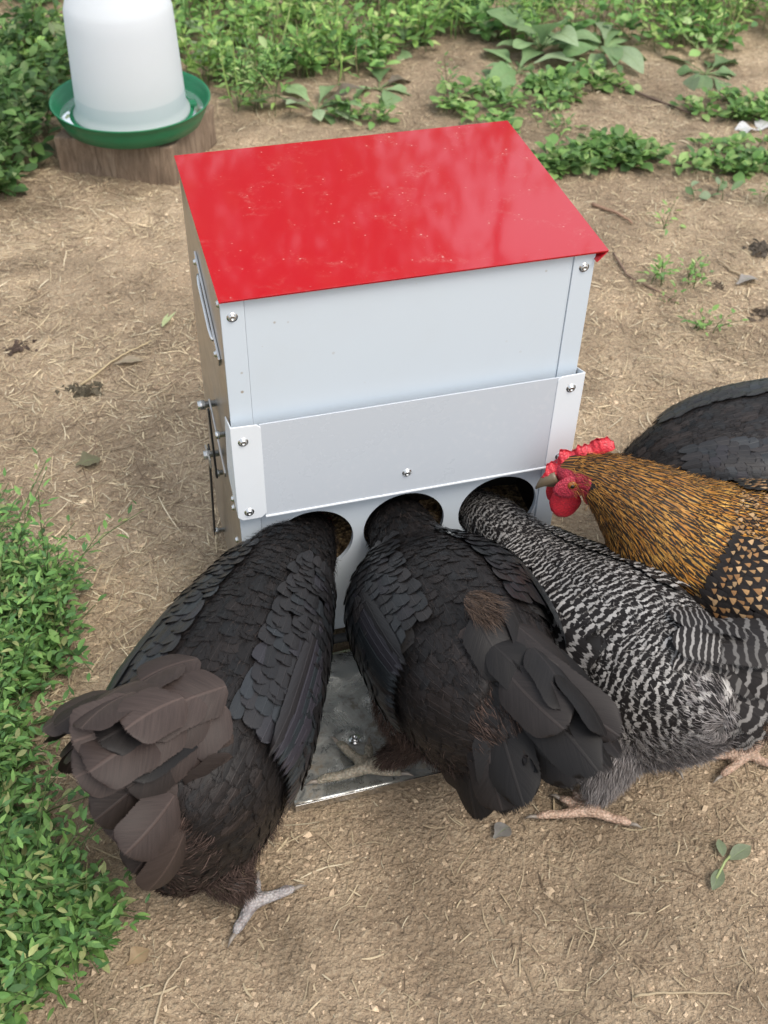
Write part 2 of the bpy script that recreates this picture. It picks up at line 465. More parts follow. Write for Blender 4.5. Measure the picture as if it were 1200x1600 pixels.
# -------- feathers: every feather carries its own u (across), v (along), random and tint
def feather_mat(name, kind='plain', rough=0.42, spec=0.5, barb=0.22, bars=2.6, soft=0.70):
    t = NT(name)
    u, v, r = t.sep(t.attr('fuv').outputs['Vector'])
    tint = t.attr('tint').outputs['Color']
    au = t.math('ABSOLUTE', u)
    lane = t.math('SUBTRACT', t.math('MULTIPLY', v, 1.0), t.math('MULTIPLY', au, 0.35))
    strand = t.noise(t.comb(t.math('MULTIPLY', lane, 34.0), t.math('MULTIPLY', u, 1.3), t.math('MULTIPLY', r, 91.0)), 1.0, 3, 0.6)
    shade = t.math('MULTIPLY_ADD', strand, 2 * barb, 1 - barb)
    shaft = t.smooth(au, 0.02, 0.075, 1.0, 0.0)
    if kind == 'plain':
        c = t.mix(1.0, tint, t.comb(shade, shade, shade), 'MULTIPLY')
        c = t.mix(t.math('MULTIPLY', shaft, 0.35), c, t.mix(1.0, tint, (2.6, 2.5, 2.4), 'MULTIPLY'))
        rim = t.math('MAXIMUM', t.smooth(au, 0.80, 1.0), t.smooth(v, 0.93, 1.0))
        c = t.mix(t.math('MULTIPLY', rim, 0.22), c, t.mix(1.0, tint, (1.9, 1.75, 1.65), 'MULTIPLY'))
    elif kind == 'barred':
        wob = t.noise(t.comb(t.math('MULTIPLY', u, 1.2), t.math('MULTIPLY', v, 2.0), t.math('MULTIPLY', r, 57.0)), 1.5, 2)
        ph = t.math('ADD', t.math('MULTIPLY', v, t.math('MULTIPLY_ADD', r, 0.5, bars)), t.math('MULTIPLY', wob, 0.85 if bars < 4 else 1.3))
        ph = t.math('SUBTRACT', ph, t.math('MULTIPLY', t.math('MULTIPLY', u, u), 0.16))
        w = t.math('SINE', t.math('MULTIPLY', ph, 6.2832))
        w = t.math('ADD', w, t.math('MULTIPLY_ADD', strand, 0.9, -0.45))
        k = t.smooth(w, 0.20 if bars < 4 else 0.30, 0.62 if bars < 4 else 0.8)
        k = t.math('MULTIPLY', k, t.smooth(au, 0.86, 1.0, 1.0, 0.25))
        wh = t.mix(t.math('MULTIPLY', strand, 0.7), (0.53, 0.51, 0.485) if bars < 4 else (0.34, 0.325, 0.31), (0.16, 0.15, 0.145))
        c = t.mix(k, t.mix(1.0, (0.017, 0.015, 0.015), t.comb(shade, shade, shade), 'MULTIPLY'), t.mix(1.0, wh, tint, 'MULTIPLY'))
    elif kind == 'hackle':          # dark centre stripe, golden edges
        k = t.smooth(t.math('ADD', au, t.math('MULTIPLY_ADD', strand, 0.5, -0.25)), 0.24, 0.56)
        k = t.math('MAXIMUM', k, t.smooth(v, 0.92, 1.0))
        g = t.mix(1.0, tint, t.comb(shade, shade, shade), 'MULTIPLY')
        c = t.mix(k, (0.016, 0.013, 0.010), g)
    elif kind == 'spangle':         # black feather with a tan arrow head near the tip
        wdt = t.smooth(v, 0.40, 0.95, 0.02, t.math('MULTIPLY_ADD', r, 0.45, 0.25))
        e = t.math('SUBTRACT', wdt, t.math('ADD', au, t.math('MULTIPLY_ADD', strand, 0.16, -0.08)))
        k = t.math('MULTIPLY', t.smooth(e, 0.0, 0.12), t.smooth(v, 0.45, 0.58))
        k = t.math('MULTIPLY', k, t.smooth(v, 0.94, 0.99, 1.0, 0.35))
        c = t.mix(k, (0.015, 0.012, 0.011), t.mix(1.0, tint, t.comb(shade, shade, shade), 'MULTIPLY'))
    hgt = t.math('SUBTRACT', strand, t.math('MULTIPLY', shaft, -1.2))
    b = t.bsdf(c, t.math('MULTIPLY_ADD', strand, 0.16, rough - 0.08), t.bump(hgt, 0.35, 0.0008), final=False, Specular_IOR_Level=spec)
    fine = t.noise(t.comb(t.math('MULTIPLY', lane, 120.0), t.math('MULTIPLY', u, 2.0), t.math('MULTIPLY', r, 71.0)), 1.0, 2, 0.6)
    edge = t.math('MAXIMUM', t.smooth(au, soft, 1.0), t.smooth(v, soft + 0.06, 1.0))
    cut = t.math('GREATER_THAN', t.math('ADD', edge, t.math('MULTIPLY', fine, 1.1)), 1.22)
    tr = t.n('ShaderNodeBsdfTransparent'); mx = t.n('ShaderNodeMixShader')
    t.l(cut, mx.inputs[0]); t.l(b.outputs[0], mx.inputs[1]); t.l(tr.outputs[0], mx.inputs[2]); t.l(mx.outputs[0], t.out.inputs[0])
    MAT[name] = t.m
feather_mat('dark_feather', 'plain', 0.44, 0.19, 0.34)
feather_mat('tail_plume', 'plain', 0.52, 0.20, 0.50, soft=0.78)
feather_mat('glossy_feather', 'plain', 0.36, 0.36, 0.30, soft=0.75)
feather_mat('barred_feather', 'barred', 0.60, 0.15, soft=0.6)
feather_mat('barred_flight', 'barred', 0.60, 0.15, bars=8.0, soft=0.5)
feather_mat('gold_hackle', 'hackle', 0.50, 0.25)
feather_mat('spangled_feather', 'spangle', 0.50, 0.22)
t = NT('down'); a = t.attr('tint').outputs['Color']; u, v, r = t.sep(t.attr('fuv').outputs['Vector'])
t.bsdf(a, 0.85, Specular_IOR_Level=0.10)
MAT['down'] = t.m

def skin_mat(name, col, col2, scale, rough=0.5, bump=0.6, sss=0.15, bd=0.0016):
    t = NT(name); o = t.obj()
    n = t.noise(o, scale * 0.25, 4)
    v = t.n('ShaderNodeTexVoronoi'); t.l(o, v.inputs['Vector']); v.inputs['Scale'].default_value = scale
    c = t.mix(t.smooth(n, 0.35, 0.68), col, col2)
    c = t.mix(t.smooth(v.outputs['Distance'], 0.35, 0.75, 0.0, 0.45), c, tuple(x * 0.45 for x in col2))
    t.bsdf(c, rough, t.bump(t.math('MULTIPLY', v.outputs['Distance'], -1), bump, bd), Subsurface_Weight=sss, Subsurface_Radius=(0.01, 0.003, 0.002), Subsurface_Scale=0.3)
    MAT[name] = t.m
skin_mat('comb_red', (0.62, 0.030, 0.045), (0.50, 0.022, 0.040), 420, 0.42, 0.4)
skin_mat('face_red', (0.55, 0.045, 0.075), (0.40, 0.025, 0.050), 480, 0.5, 0.7)
skin_mat('leg_grey', (0.40, 0.375, 0.37), (0.26, 0.235, 0.235), 300, 0.6, 1.0)
skin_mat('leg_olive', (0.36, 0.32, 0.25), (0.21, 0.185, 0.14), 300, 0.6, 1.0)
skin_mat('leg_pink', (0.52, 0.37, 0.28), (0.38, 0.255, 0.185), 300, 0.55, 1.0)
mat_simple('body_black', (0.012, 0.011, 0.011), 0.8)
mat_simple('body_grey', (0.075, 0.070, 0.068), 0.85)
mat_simple('beak_horn', (0.14, 0.105, 0.065), 0.4)
mat_simple('claw', (0.22, 0.19, 0.16), 0.45)
mat_simple('eye', (0.010, 0.008, 0.006), 0.06, 0.02)
mat_simple('iris', (0.30, 0.10, 0.02), 0.15)
# ------------------------------------------------------------------ the ground
def axis(lo, hi, step, far):
    a = np.arange(lo, hi + step / 2, step)
    g = []; d = step; x = hi
    while x < far:
        d *= 1.35; x += d; g.append(x)
    b = []; d = step; x = lo
    while x > -far:
        d *= 1.35; x -= d; b.append(x)
    return np.concatenate([b[::-1], a, g])
gx = axis(-1.1, 2.1, 0.011, 90); gy = axis(-0.85, 3.0, 0.011, 90)
GX, GY = np.meshgrid(gx, gy)
b = Buf()
b.add(np.c_[GX.ravel(), GY.ravel(), ground_h(GX, GY).ravel()], grid_faces(len(gx), len(gy)), None, np.repeat(macro(GX, GY).reshape(-1, 1), 3, 1))
b.build('ground', MAT['soil'], kind='structure')

def strips(buf, base, ang, L, W, curl, tilt, tint, n=4):
    """thin curved blades lying on the ground (vectorised)"""
    N = len(base)
    s = np.linspace(-0.5, 0.5, n)
    a = ang[:, None] + curl[:, None] * s[None] * 2
    st = (L / (n - 1))[:, None]
    X = np.cumsum(np.cos(a) * st, 1); Y = np.cumsum(np.sin(a) * st, 1)
    X -= X.mean(1, keepdims=True); Y -= Y.mean(1, keepdims=True)
    X += base[:, 0, None]; Y += base[:, 1, None]
    Z = ground_h(X, Y) + base[:, 2, None] + tilt[:, None] * s[None] * L[:, None] + 0.0012
    Z = np.maximum(Z, ground_h(X, Y) + 0.0004)
    px = -np.sin(a); py = np.cos(a)
    w = W[:, None] * np.array([0.6] + [1.0] * (n - 2) + [0.5])[None] * 0.5
    roll = rng.uniform(-0.6, 0.6, N)[:, None]
    A = np.stack([X + px * w, Y + py * w, Z + w * roll], -1); Bq = np.stack([X - px * w, Y - py * w, Z - w * roll], -1)
    V = np.stack([A, Bq], 2).reshape(N, 2 * n, 3)
    f = np.array([[2 * i, 2 * i + 1, 2 * i + 3, 2 * i + 2] for i in range(n - 1)])
    F = (f[None] + (np.arange(N) * 2 * n)[:, None, None]).reshape(-1, 4)
    buf.add(V.reshape(-1, 3), F, None, np.repeat(tint, 2 * n, 0))

def scatter(n, x0, x1, y0, y1, dens):
    x = rng.uniform(x0, x1, n); y = rng.uniform(y0, y1, n)
    k = rng.uniform(0, 1, n) < dens(x, y)
    k &= ~((np.abs(x) < 0.2) & (y > -0.235) & (y < 0.285))
    return x[k], y[k]

def straw_density(x, y):
    d = 0.34 + 1.0 * fbm(x, y, 4, 3, 21) + 0.75 * (x < -0.15) * (y > -0.1)
    d = d + 0.20 * (x > 0.3) * (y > 0.1)
    d = d * np.where(y < -0.3, 0.75, 1.0)
    d = d * np.where(np.hypot(x + 0.26, y - 0.98) < 0.16, 0.35, 1)
    return np.clip(d, 0.06, 1)
buf = Buf()
x, y = scatter(165000, -1.0, 2.0, -0.75, 2.6, straw_density)
N = len(x)
base = np.c_[x, y, np.abs(rng.normal(0, 0.0018, N))]
k = rng.uniform(0, 1, N)[:, None]
pal = np.array([[0.56, 0.455, 0.30], [0.45, 0.355, 0.23], [0.34, 0.255, 0.165], [0.64, 0.55, 0.39], [0.21, 0.15, 0.10]])
tn = pal[rng.choice(5, N, p=[0.28, 0.26, 0.20, 0.08, 0.18])] * rng.uniform(0.75, 1.15, (N, 1))
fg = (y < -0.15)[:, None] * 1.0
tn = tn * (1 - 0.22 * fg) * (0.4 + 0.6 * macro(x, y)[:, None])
L = np.clip(rng.lognormal(math.log(0.016), 0.6, N), 0.004, 0.085) * np.where(y < -0.15, 0.8, 1.0)
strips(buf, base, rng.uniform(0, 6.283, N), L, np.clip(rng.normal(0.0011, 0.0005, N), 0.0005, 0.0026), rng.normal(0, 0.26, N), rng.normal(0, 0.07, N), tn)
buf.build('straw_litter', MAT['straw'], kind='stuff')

# crumbs of soil, bits of bark and small stones
def blobs(buf, x, y, z, size, tint, flat=0.7):
    N = len(x)
    o8 = np.array([[1, 0, 0], [0, 1, 0], [-1, 0, 0], [0, -1, 0], [0, 0, 1], [0, 0, -1]], float)
    V = o8[None] * rng.uniform(0.6, 1.3, (N, 6, 1)) * size[:, None, None]
    V += rng.normal(0, 0.22, (N, 6, 3)) * size[:, None, None]
    V[:, :, 2] *= flat
    a = rng.uniform(0, 6.28, N)
    ca, sa = np.cos(a)[:, None], np.sin(a)[:, None]
    X = V[:, :, 0] * ca - V[:, :, 1] * sa; Y = V[:, :, 0] * sa + V[:, :, 1] * ca
    V = np.stack([X + x[:, None], Y + y[:, None], V[:, :, 2] + z[:, None]], -1)
    f = np.array([[0, 1, 4], [1, 2, 4], [2, 3, 4], [3, 0, 4]])
    F = (f[None] + (np.arange(N) * 6)[:, None, None]).reshape(-1, 3)
    buf.add(V.reshape(-1, 3), F, None, np.repeat(tint, 6, 0))
buf = Buf()
x, y = scatter(230000, -1.0, 2.0, -0.75, 2.4, lambda x, y: np.clip(0.38 + 1.4 * fbm(x, y, 7, 3, 33) + 0.35 * (y < -0.2) - 0.25 * (y > 1.0), 0.05, 1))
N = len(x)
size = np.clip(rng.lognormal(math.log(0.0013), 0.55, N), 0.0005, 0.0048)
pal = 1.27 * np.array([[0.42, 0.325, 0.225], [0.32, 0.24, 0.165], [0.47, 0.37, 0.255], [0.22, 0.165, 0.11], [0.52, 0.45, 0.36]])
tn = pal[rng.choice(5, N, p=[0.48, 0.30, 0.05, 0.17, 0.0])] * rng.uniform(0.8, 1.12, (N, 1)) * macro(x, y)[:, None]
blobs(buf, x, y, ground_h(x, y) + size * 0.25, size, tn)
buf.build('soil_crumbs', MAT['crumb'], smooth=False, kind='stuff')

# ------------------------------------------------------------------ leaves
PROF = {
    'oval': np.array([0.10, 0.75, 1.0, 0.80, 0.05]),
    'broad': np.array([0.16, 0.20, 0.62, 1.0, 0.98, 0.66, 0.06]),
    'lance': np.array([0.12, 0.85, 0.9, 0.55, 0.03]),
}
def leaves(buf, base, d, nrm, L, W, droop, fold, tint, prof='oval', wavy=0.0, mi=0):
    """many leaves at once: a centre line that droops, two folded halves"""
    pr = PROF[prof]; nv = len(pr); N = len(base)
    d = unit(d); side = unit(np.cross(d, nrm)); nn = unit(np.cross(side, d))
    s = np.linspace(0, 1, nv)
    L = L[:, None]; ang = droop[:, None] * s[None]
    st = 1.0 / (nv - 1)
    cx = np.concatenate([np.zeros((N, 1)), np.cumsum(np.cos(ang[:, 1:]) * st, 1)], 1) * L
    cz = -np.concatenate([np.zeros((N, 1)), np.cumsum(np.sin(ang[:, 1:]) * st, 1)], 1) * L
    C = base[:, None] + d[:, None] * cx[..., None] + nn[:, None] * cz[..., None]
    w = W[:, None] * pr[None] * 0.5
    cols = []
    for sg in (-1, 0, 1):
        off = side[:, None] * (sg * w)[..., None] + nn[:, None] * (abs(sg) * fold[:, None] * w)[..., None]
        if wavy and sg:
            off = off + nn[:, None] * (rng.normal(0, wavy, (N, nv)) * w)[..., None]
        cols.append(C + off)
    V = np.stack(cols, 2).reshape(N, nv * 3, 3)
    f = grid_faces(3, nv)
    F = (f[None] + (np.arange(N) * nv * 3)[:, None, None]).reshape(-1, 4)
    uv = np.zeros((N, nv, 3, 3)); uv[..., 0] = np.array([-1, 0, 1]); uv[..., 1] = s[None, :, None]; uv[..., 2] = rng.uniform(0, 1, N)[:, None, None]
    tn = np.repeat(np.asarray(tint), nv * 3, 0)
    buf.add(V.reshape(-1, 3), F, uv.reshape(-1, 3), tn, mi)

GREEN = np.array([1.62, 1.36, 1.95]) * np.array([[0.060, 0.150, 0.030], [0.085, 0.190, 0.038], [0.110, 0.215, 0.050], [0.050, 0.120, 0.030], [0.150, 0.235, 0.075]])
def greens(n, p=(0.3, 0.25, 0.2, 0.17, 0.08), mul=1.0, pal=GREEN):
    return pal[rng.choice(5, n, p=p)] * rng.uniform(0.75, 1.2, (n, 1)) * mul

def sprigs(buf, roots, height, nleaf, leafL, leafW, lean=0.6, pal=GREEN, mul=1.0, prof='oval', stem_t=(0.13, 0.19, 0.07), branch=1.0, mi_stem=0):
    """upright leafy stems: each is a bent tube with leaves set alternately on it"""
    B, D, NN, LL, WW, TT = [], [], [], [], [], []
    for (x, y, z) in roots:
        h = height * random.uniform(0.55, 1.15); a = random.uniform(0, 6.283); ln = lean * random.uniform(0.2, 1.2)
        n = 5; s = np.linspace(0, 1, n)
        px = x + np.cos(a) * ln * h * s ** 1.6; py = y + np.sin(a) * ln * h * s ** 1.6; pz = z + h * s * (1 - 0.22 * ln * s)
        P = np.c_[px, py, pz]
        V, F = tube(P, np.linspace(0.0013, 0.0006, n), 3, False)
        buf.add(V, F, None, stem_t, mi_stem)
        k = max(3, int(nleaf * random.uniform(0.7, 1.2)))
        for i in range(k):
            q = 0.12 + 0.88 * (i + random.random() * 0.6) / k
            p = np.array([np.interp(q, s, P[:, j]) for j in range(3)])
            az = i * 2.4 + random.uniform(-0.5, 0.5)
            el = random.uniform(-0.1, 0.75) + 0.3 * q
            dd = np.array([math.cos(az) * math.cos(el), math.sin(az) * math.cos(el), math.sin(el)])
            off = random.uniform(0, 0.035) * branch * (1 - q * 0.5)
            B.append(p + dd * off); D.append(dd); NN.append((random.gauss(0, .35), random.gauss(0, .35), 1.0))
            LL.append(leafL * random.uniform(0.55, 1.2) * (1.05 - 0.35 * q)); 
        TT.append(greens(k, mul=mul * random.uniform(0.85, 1.15), pal=pal))
    L = np.array(LL)
    leaves(buf, np.array(B), np.array(D), np.array(NN), L, L * (leafW / leafL) * rng.uniform(0.8, 1.2, len(L)), rng.uniform(0.0, 0.9, len(L)), rng.uniform(0.05, 0.5, len(L)), np.concatenate(TT), prof)

def in_poly(x, y, poly):
    poly = np.asarray(poly); inside = np.zeros(len(x), bool); j = len(poly) - 1
    for i in range(len(poly)):
        xi, yi = poly[i]; xj, yj = poly[j]
        c = ((yi > y) != (yj > y)) & (x < (xj - xi) * (y - yi) / (yj - yi + 1e-12) + xi)
        inside ^= c; j = i
    return inside

# knotweed mat at the left foreground
poly = [(-0.80, 0.36), (-0.50, 0.255), (-0.445, 0.20), (-0.455, 0.10), (-0.478, 0.0), (-0.50, -0.10), (-0.475, -0.20), (-0.425, -0.285), (-0.405, -0.33), (-0.44, -0.355), (-0.50, -0.37), (-0.56, -0.42), (-0.85, -0.5)]
x = rng.uniform(-0.85, -0.38, 4600); y = rng.uniform(-0.5, 0.36, 4600)
k = in_poly(x + 0.11 * fbm(x, y, 9, 3, 3) + 0.012, y + 0.05 * fbm(x, y, 12, 2, 13), poly) & (fbm(x, y, 13, 3, 71) > -0.17)
x, y = x[k], y[k]
buf = Buf()
NS = np.c_[x, y, ground_h(x, y)]
KW = 1.28 * np.array([[0.085, 0.180, 0.050], [0.120, 0.230, 0.062], [0.150, 0.265, 0.075], [0.065, 0.145, 0.048], [0.260, 0.290, 0.120]])
near = NS[:int(len(NS) * 1.0)]
sprigs(buf, near[::3], 0.090, 17, 0.020, 0.0082, 1.3, KW, 1.0)
sprigs(buf, near[::6], 0.15, 24, 0.020, 0.0072, 0.9, KW * 1.15, 1.0, 'lance')
sprigs(buf, near[1::4], 0.05, 10, 0.023, 0.0085, 1.2, KW, 0.85, 'lance')
def blades(buf, R_, L, W, n, pal, mul=1.0):
    i = rng.choice(len(R_), n); B = R_[i] + np.c_[rng.normal(0, .01, (n, 2)), np.zeros(n)]
    a = rng.uniform(0, 6.283, n); el = rng.uniform(0.7, 1.45, n)
    D = np.c_[np.cos(a) * np.cos(el), np.sin(a) * np.cos(el), np.sin(el)]
    l = L * rng.uniform(0.5, 1.3, n)
    leaves(buf, B, D, np.c_[-np.cos(a), -np.sin(a), np.full(n, 0.6)] * -1, l, W * rng.uniform(0.6, 1.3, n), rng.uniform(0.2, 1.4, n), rng.uniform(0.1, 0.4, n), greens(n, mul=mul, pal=pal), 'lance')
blades(buf, NS, 0.075, 0.0032, 700, KW, 1.0)
buf.build('knotweed_mat', MAT['small_leaf'], kind='stuff')

# green strip behind: small weeds growing as one mass
VB = np.array([(-3, 1.15), (-.75, 1.2), (-.52, 1.27), (-.45, 1.40), (-.40, 1.70), (-.33, 1.88), (-.2, 1.95), (0, 1.92), (.05, 1.72), (.17, 1.66), (.30, 1.80), (.55, 1.86), (.72, 1.98), (.85, 1.88), (1.15, 1.90), (1.3, 1.74), (1.8, 1.68), (4, 1.6)])
def veg_edge(x): return np.interp(x, VB[:, 0], VB[:, 1]) + 0.10 * fbm(x, x * 0 + 3, 6, 2, 8)
x = rng.uniform(-1.1, 3.2, 7000); y = rng.uniform(1.2, 4.2, 7000)
k = (y > veg_edge(x)) & (fbm(x, y, 4.5, 3, 55) > -0.13) & (np.hypot(x + 0.18, y - 1.49) > 0.24)
x, y = x[k], y[k]
kind = fbm(x, y, 3.0, 2, 91)
R0 = np.c_[x, y, ground_h(x, y)]
BR = GREEN * np.array([1.55, 1.4, 1.2])
buf = Buf()
a = kind < -0.03
sprigs(buf, R0[a], 0.14, 15, 0.034, 0.018, 0.5, BR, 1.25)
sprigs(buf, R0[~a & (kind < 0.10)], 0.10, 12, 0.042, 0.026, 0.8, GREEN, 1.5)
sprigs(buf, R0[kind >= 0.10], 0.17, 20, 0.036, 0.011, 0.6, BR, 1.2, 'lance')
blades(buf, R0, 0.16, 0.006, 2600, BR, 1.1)
blades(buf, R0, 0.12, 0.005, 700, np.array([[0.45, 0.37, 0.22]] * 5), 1.0)
buf.build('weed_strip', MAT['small_leaf'], kind='stuff')

# broad-leaved rosettes: every leaf a part
BL = 1.75 * np.array([[0.13, 0.20, 0.095], [0.16, 0.235, 0.115], [0.105, 0.175, 0.075], [0.19, 0.25, 0.15], [0.09, 0.15, 0.065]])
def rosette(name, label, x, y, n, L, spread=1.0, group='broad-leaved plants at the edge of the weeds', up=0.45, dead=0, pal=BL, W=0.52):
    z = float(ground_h(x, y))
    t = thing(name, label, 'plant', (x, y, z), random.uniform(0, 6.28), group)
    for i in range(n):
        az = i * 2.399 + random.uniform(-0.35, 0.35)
        el = up * random.uniform(0.3, 1.5) * (1 - 0.4 * i / n) + 0.05
        d = np.array([[math.cos(az) * math.cos(el), math.sin(az) * math.cos(el), math.sin(el)]])
        l = L * random.uniform(0.6, 1.15)
        b = Buf()
        tn = (0.20, 0.165, 0.13) if i < dead else greens(1, pal=pal)[0]
        stem = random.uniform(0.15, 0.40) * l
        P = np.array([[0, 0, 0], d[0] * stem * 0.5 + [0, 0, 0.004], d[0] * stem])
        V, F = tube(P, [0.0028, 0.0024, 0.0018], 4, False)
        b.add(V, F, None, (0.22, 0.27, 0.12))
        leaves(b, d * stem, d, np.array([[random.gauss(0, .25), random.gauss(0, .25), 1.0]]), np.array([l]), np.array([l * W * random.uniform(0.8, 1.2)]),
               np.array([random.uniform(0.5, 1.5)]), np.array([random.uniform(0.05, 0.35)]), np.array([tn]), 'broad', 0.26)
        lf = b.build('leaf', MAT['leaf'], t)
        md = lf.modifiers.new('smooth', 'SUBSURF'); md.levels = 1; md.render_levels = 1
    return t
rosette('broadleaf_plant', 'broad-leaved plant with drooping grey-green leaves just behind the red lid', 0.27, 1.66, 11, 0.115, up=0.6, dead=2)
rosette('broadleaf_plant', 'flat broad-leaved rosette beside a brown leaf behind the middle of the red lid', 0.45, 1.74, 9, 0.105, up=0.3, dead=1)
rosette('broadleaf_plant', 'large pale rosette with upright leaves at the top edge right of centre', 0.93, 1.86, 14, 0.14, up=0.95)
rosette('broadleaf_plant', 'broad pale rosette spreading over bare soil right of the upright one', 1.09, 1.80, 14, 0.13, up=0.6)
rosette('broadleaf_plant', 'low rosette with large flat leaves nearest the back corner of the red lid', 0.82, 1.74, 12, 0.125, up=0.4)
rosette('broadleaf_plant', 'dull grey-green wilted rosette at the far right edge of the weeds', 1.31, 1.64, 12, 0.11, up=0.3, pal=BL * 0.8)
rosette('broadleaf_plant', 'broad-leaved plant at the left of the white waterer among small weeds', -0.50, 1.78, 10, 0.14, up=0.6, pal=BL * np.array([0.6, 0.8, 0.55]))
rosette('broadleaf_plant', 'dark broad-leaved plant left of the wooden block at the image edge', -0.52, 1.50, 9, 0.13, up=0.6, pal=BL * np.array([0.55, 0.75, 0.5]))
rosette('broadleaf_plant', 'broad-leaved plant just right of the white jar under tall weeds', 0.09, 2.12, 8, 0.12, up=0.4)
rosette('broadleaf_plant', 'small rosette with wide leaves beside the gap of bare soil in the weeds', 0.58, 1.98, 8, 0.12, up=0.3)

def clump(name, label, x, y, rad, h, n, leafL, leafW, pal=GREEN, mul=1.0, lean=0.8, prof='oval', group='small weeds on the bare soil', nleaf=10, ry=None):
    z = float(ground_h(x, y))
    t = thing(name, label, 'weed', (x, y, z), 0, group)
    b = Buf()
    a = rng.uniform(0, 6.283, n); r = np.sqrt(rng.uniform(0, 1, n)) * rad
    dx = r * np.cos(a); dy = r * np.sin(a) * ((ry or rad) / rad)
    kk = fbm(x + dx, y + dy, 16, 2, int(x * 100) % 50) > -0.10
    dx, dy = dx[kk], dy[kk]
    if len(dx) < 2: dx = np.array([0.0, 0.01]); dy = np.array([0.0, 0.01])
    rt = np.c_[dx, dy, ground_h(x + dx, y + dy) - z]
    sprigs(b, rt, h, nleaf, leafL, leafW, lean, pal, mul, prof)
    b.build('foliage', MAT['small_leaf'], t, kind='stuff')
    return t
CL = GREEN * np.array([1.38, 1.28, 1.25])
clump('weed_clump', 'tall leafy bush beside the left rim of the green drinking tray', -0.46, 1.66, 0.11, 0.20, 46, 0.040, 0.022, GREEN, 0.85, 0.6, group='tall weeds left of the waterer', nleaf=20, ry=0.20)
clump('weed_clump', 'dark leafy bush at the top left corner behind the white jar', -0.42, 1.98, 0.16, 0.22, 60, 0.042, 0.024, GREEN, 0.95, 0.6, group='tall weeds left of the waterer', nleaf=20)
clump('weed_clump', 'low dark leafy weed at the left image edge before the timber block', -0.50, 1.40, 0.07, 0.12, 26, 0.036, 0.020, GREEN, 0.8, 0.7, group='tall weeds left of the waterer', nleaf=14)
clump('weed_clump', 'wide dark green leafy clump on soil right behind the red lid corner', 0.815, 1.23, 0.15, 0.035, 60, 0.034, 0.026, CL, 1.0, 0.7, ry=0.055)
clump('weed_clump', 'clover-like clump at the right, nearest of the pair by the white scrap', 1.13, 1.17, 0.15, 0.03, 58, 0.030, 0.023, CL, 1.1, 0.9, ry=0.07)
clump('weed_clump', 'clover-like clump at the right edge, farther of the pair behind the white scrap', 1.31, 1.42, 0.16, 0.03, 60, 0.030, 0.023, CL, 1.15, 0.9, ry=0.07)
clump('weed_clump', 'low spreading clump between the lid and the pale rosettes', 0.70, 1.55, 0.15, 0.035, 40, 0.032, 0.022, CL, 1.1, 0.9)
clump('weed_clump', 'low leafy clump in front of the pale broad rosettes', 0.94, 1.61, 0.14, 0.035, 42, 0.034, 0.026, CL, 1.1, 0.8, ry=0.08)
clump('seedling', 'single upright feathery seedling on bare soil behind the lid', 0.60, 1.67, 0.03, 0.10, 7, 0.024, 0.008, CL, 1.2, 0.4, 'lance', nleaf=16)
clump('weed_clump', 'tall feathery clump at the weed edge right of the white waterer', 0.12, 1.80, 0.11, 0.13, 30, 0.026, 0.009, CL * 1.1, 1.2, 0.5, 'lance', nleaf=18)
clump('weed_clump', 'small clump beneath the drooping broad leaves behind the lid', 0.36, 1.58, 0.06, 0.05, 12, 0.026, 0.015, CL, 1.1, 0.8)
clump('seedling', 'small thin seedling on soil to the right of the lid', 0.835, 0.95, 0.025, 0.06, 5, 0.020, 0.008, CL, 1.3, 0.5, 'lance')
clump('seedling', 'narrow seedling left of the dark clod at the right', 0.74, 0.735, 0.02, 0.05, 5, 0.018, 0.008, CL, 1.3, 0.6, 'lance')
clump('seedling', 'bright seedling beside the dark clod near the grey dead leaf', 0.815, 0.72, 0.025, 0.045, 6, 0.018, 0.008, CL, 1.3, 0.7, 'lance')
clump('seedling', 'tiny yellowish sprout on the pale bare soil at the right', 0.72, 0.66, 0.015, 0.02, 4, 0.014, 0.006, CL, 1.4, 1.0, 'lance', nleaf=5)
clump('seedling', 'low sprout nearest the black hen at the right back', 0.755, 0.565, 0.025, 0.035, 6, 0.018, 0.009, CL, 1.1, 1.0, 'lance', nleaf=6)
clump('seedling', 'upright sprout at the right image edge below the clover-like clumps', 1.09, 0.95, 0.04, 0.07, 9, 0.024, 0.010, CL, 1.2, 0.5, 'lance')
clump('seedling', 'dull small-leaved weed between the clover-like clumps and the lid', 1.0, 1.05, 0.05, 0.03, 7, 0.034, 0.022, BL, 0.9, 0.9, nleaf=4)
clump('seedling', 'sparse weed close behind the wide dark clump at the lid corner', 0.79, 1.42, 0.04, 0.06, 6, 0.022, 0.010, CL, 1.2, 0.6, 'lance')
clump('seedling', 'small sprout at the left image edge above the knotweed', -0.53, 0.37, 0.03, 0.035, 8, 0.018, 0.008, KW, 1.0, 0.8)

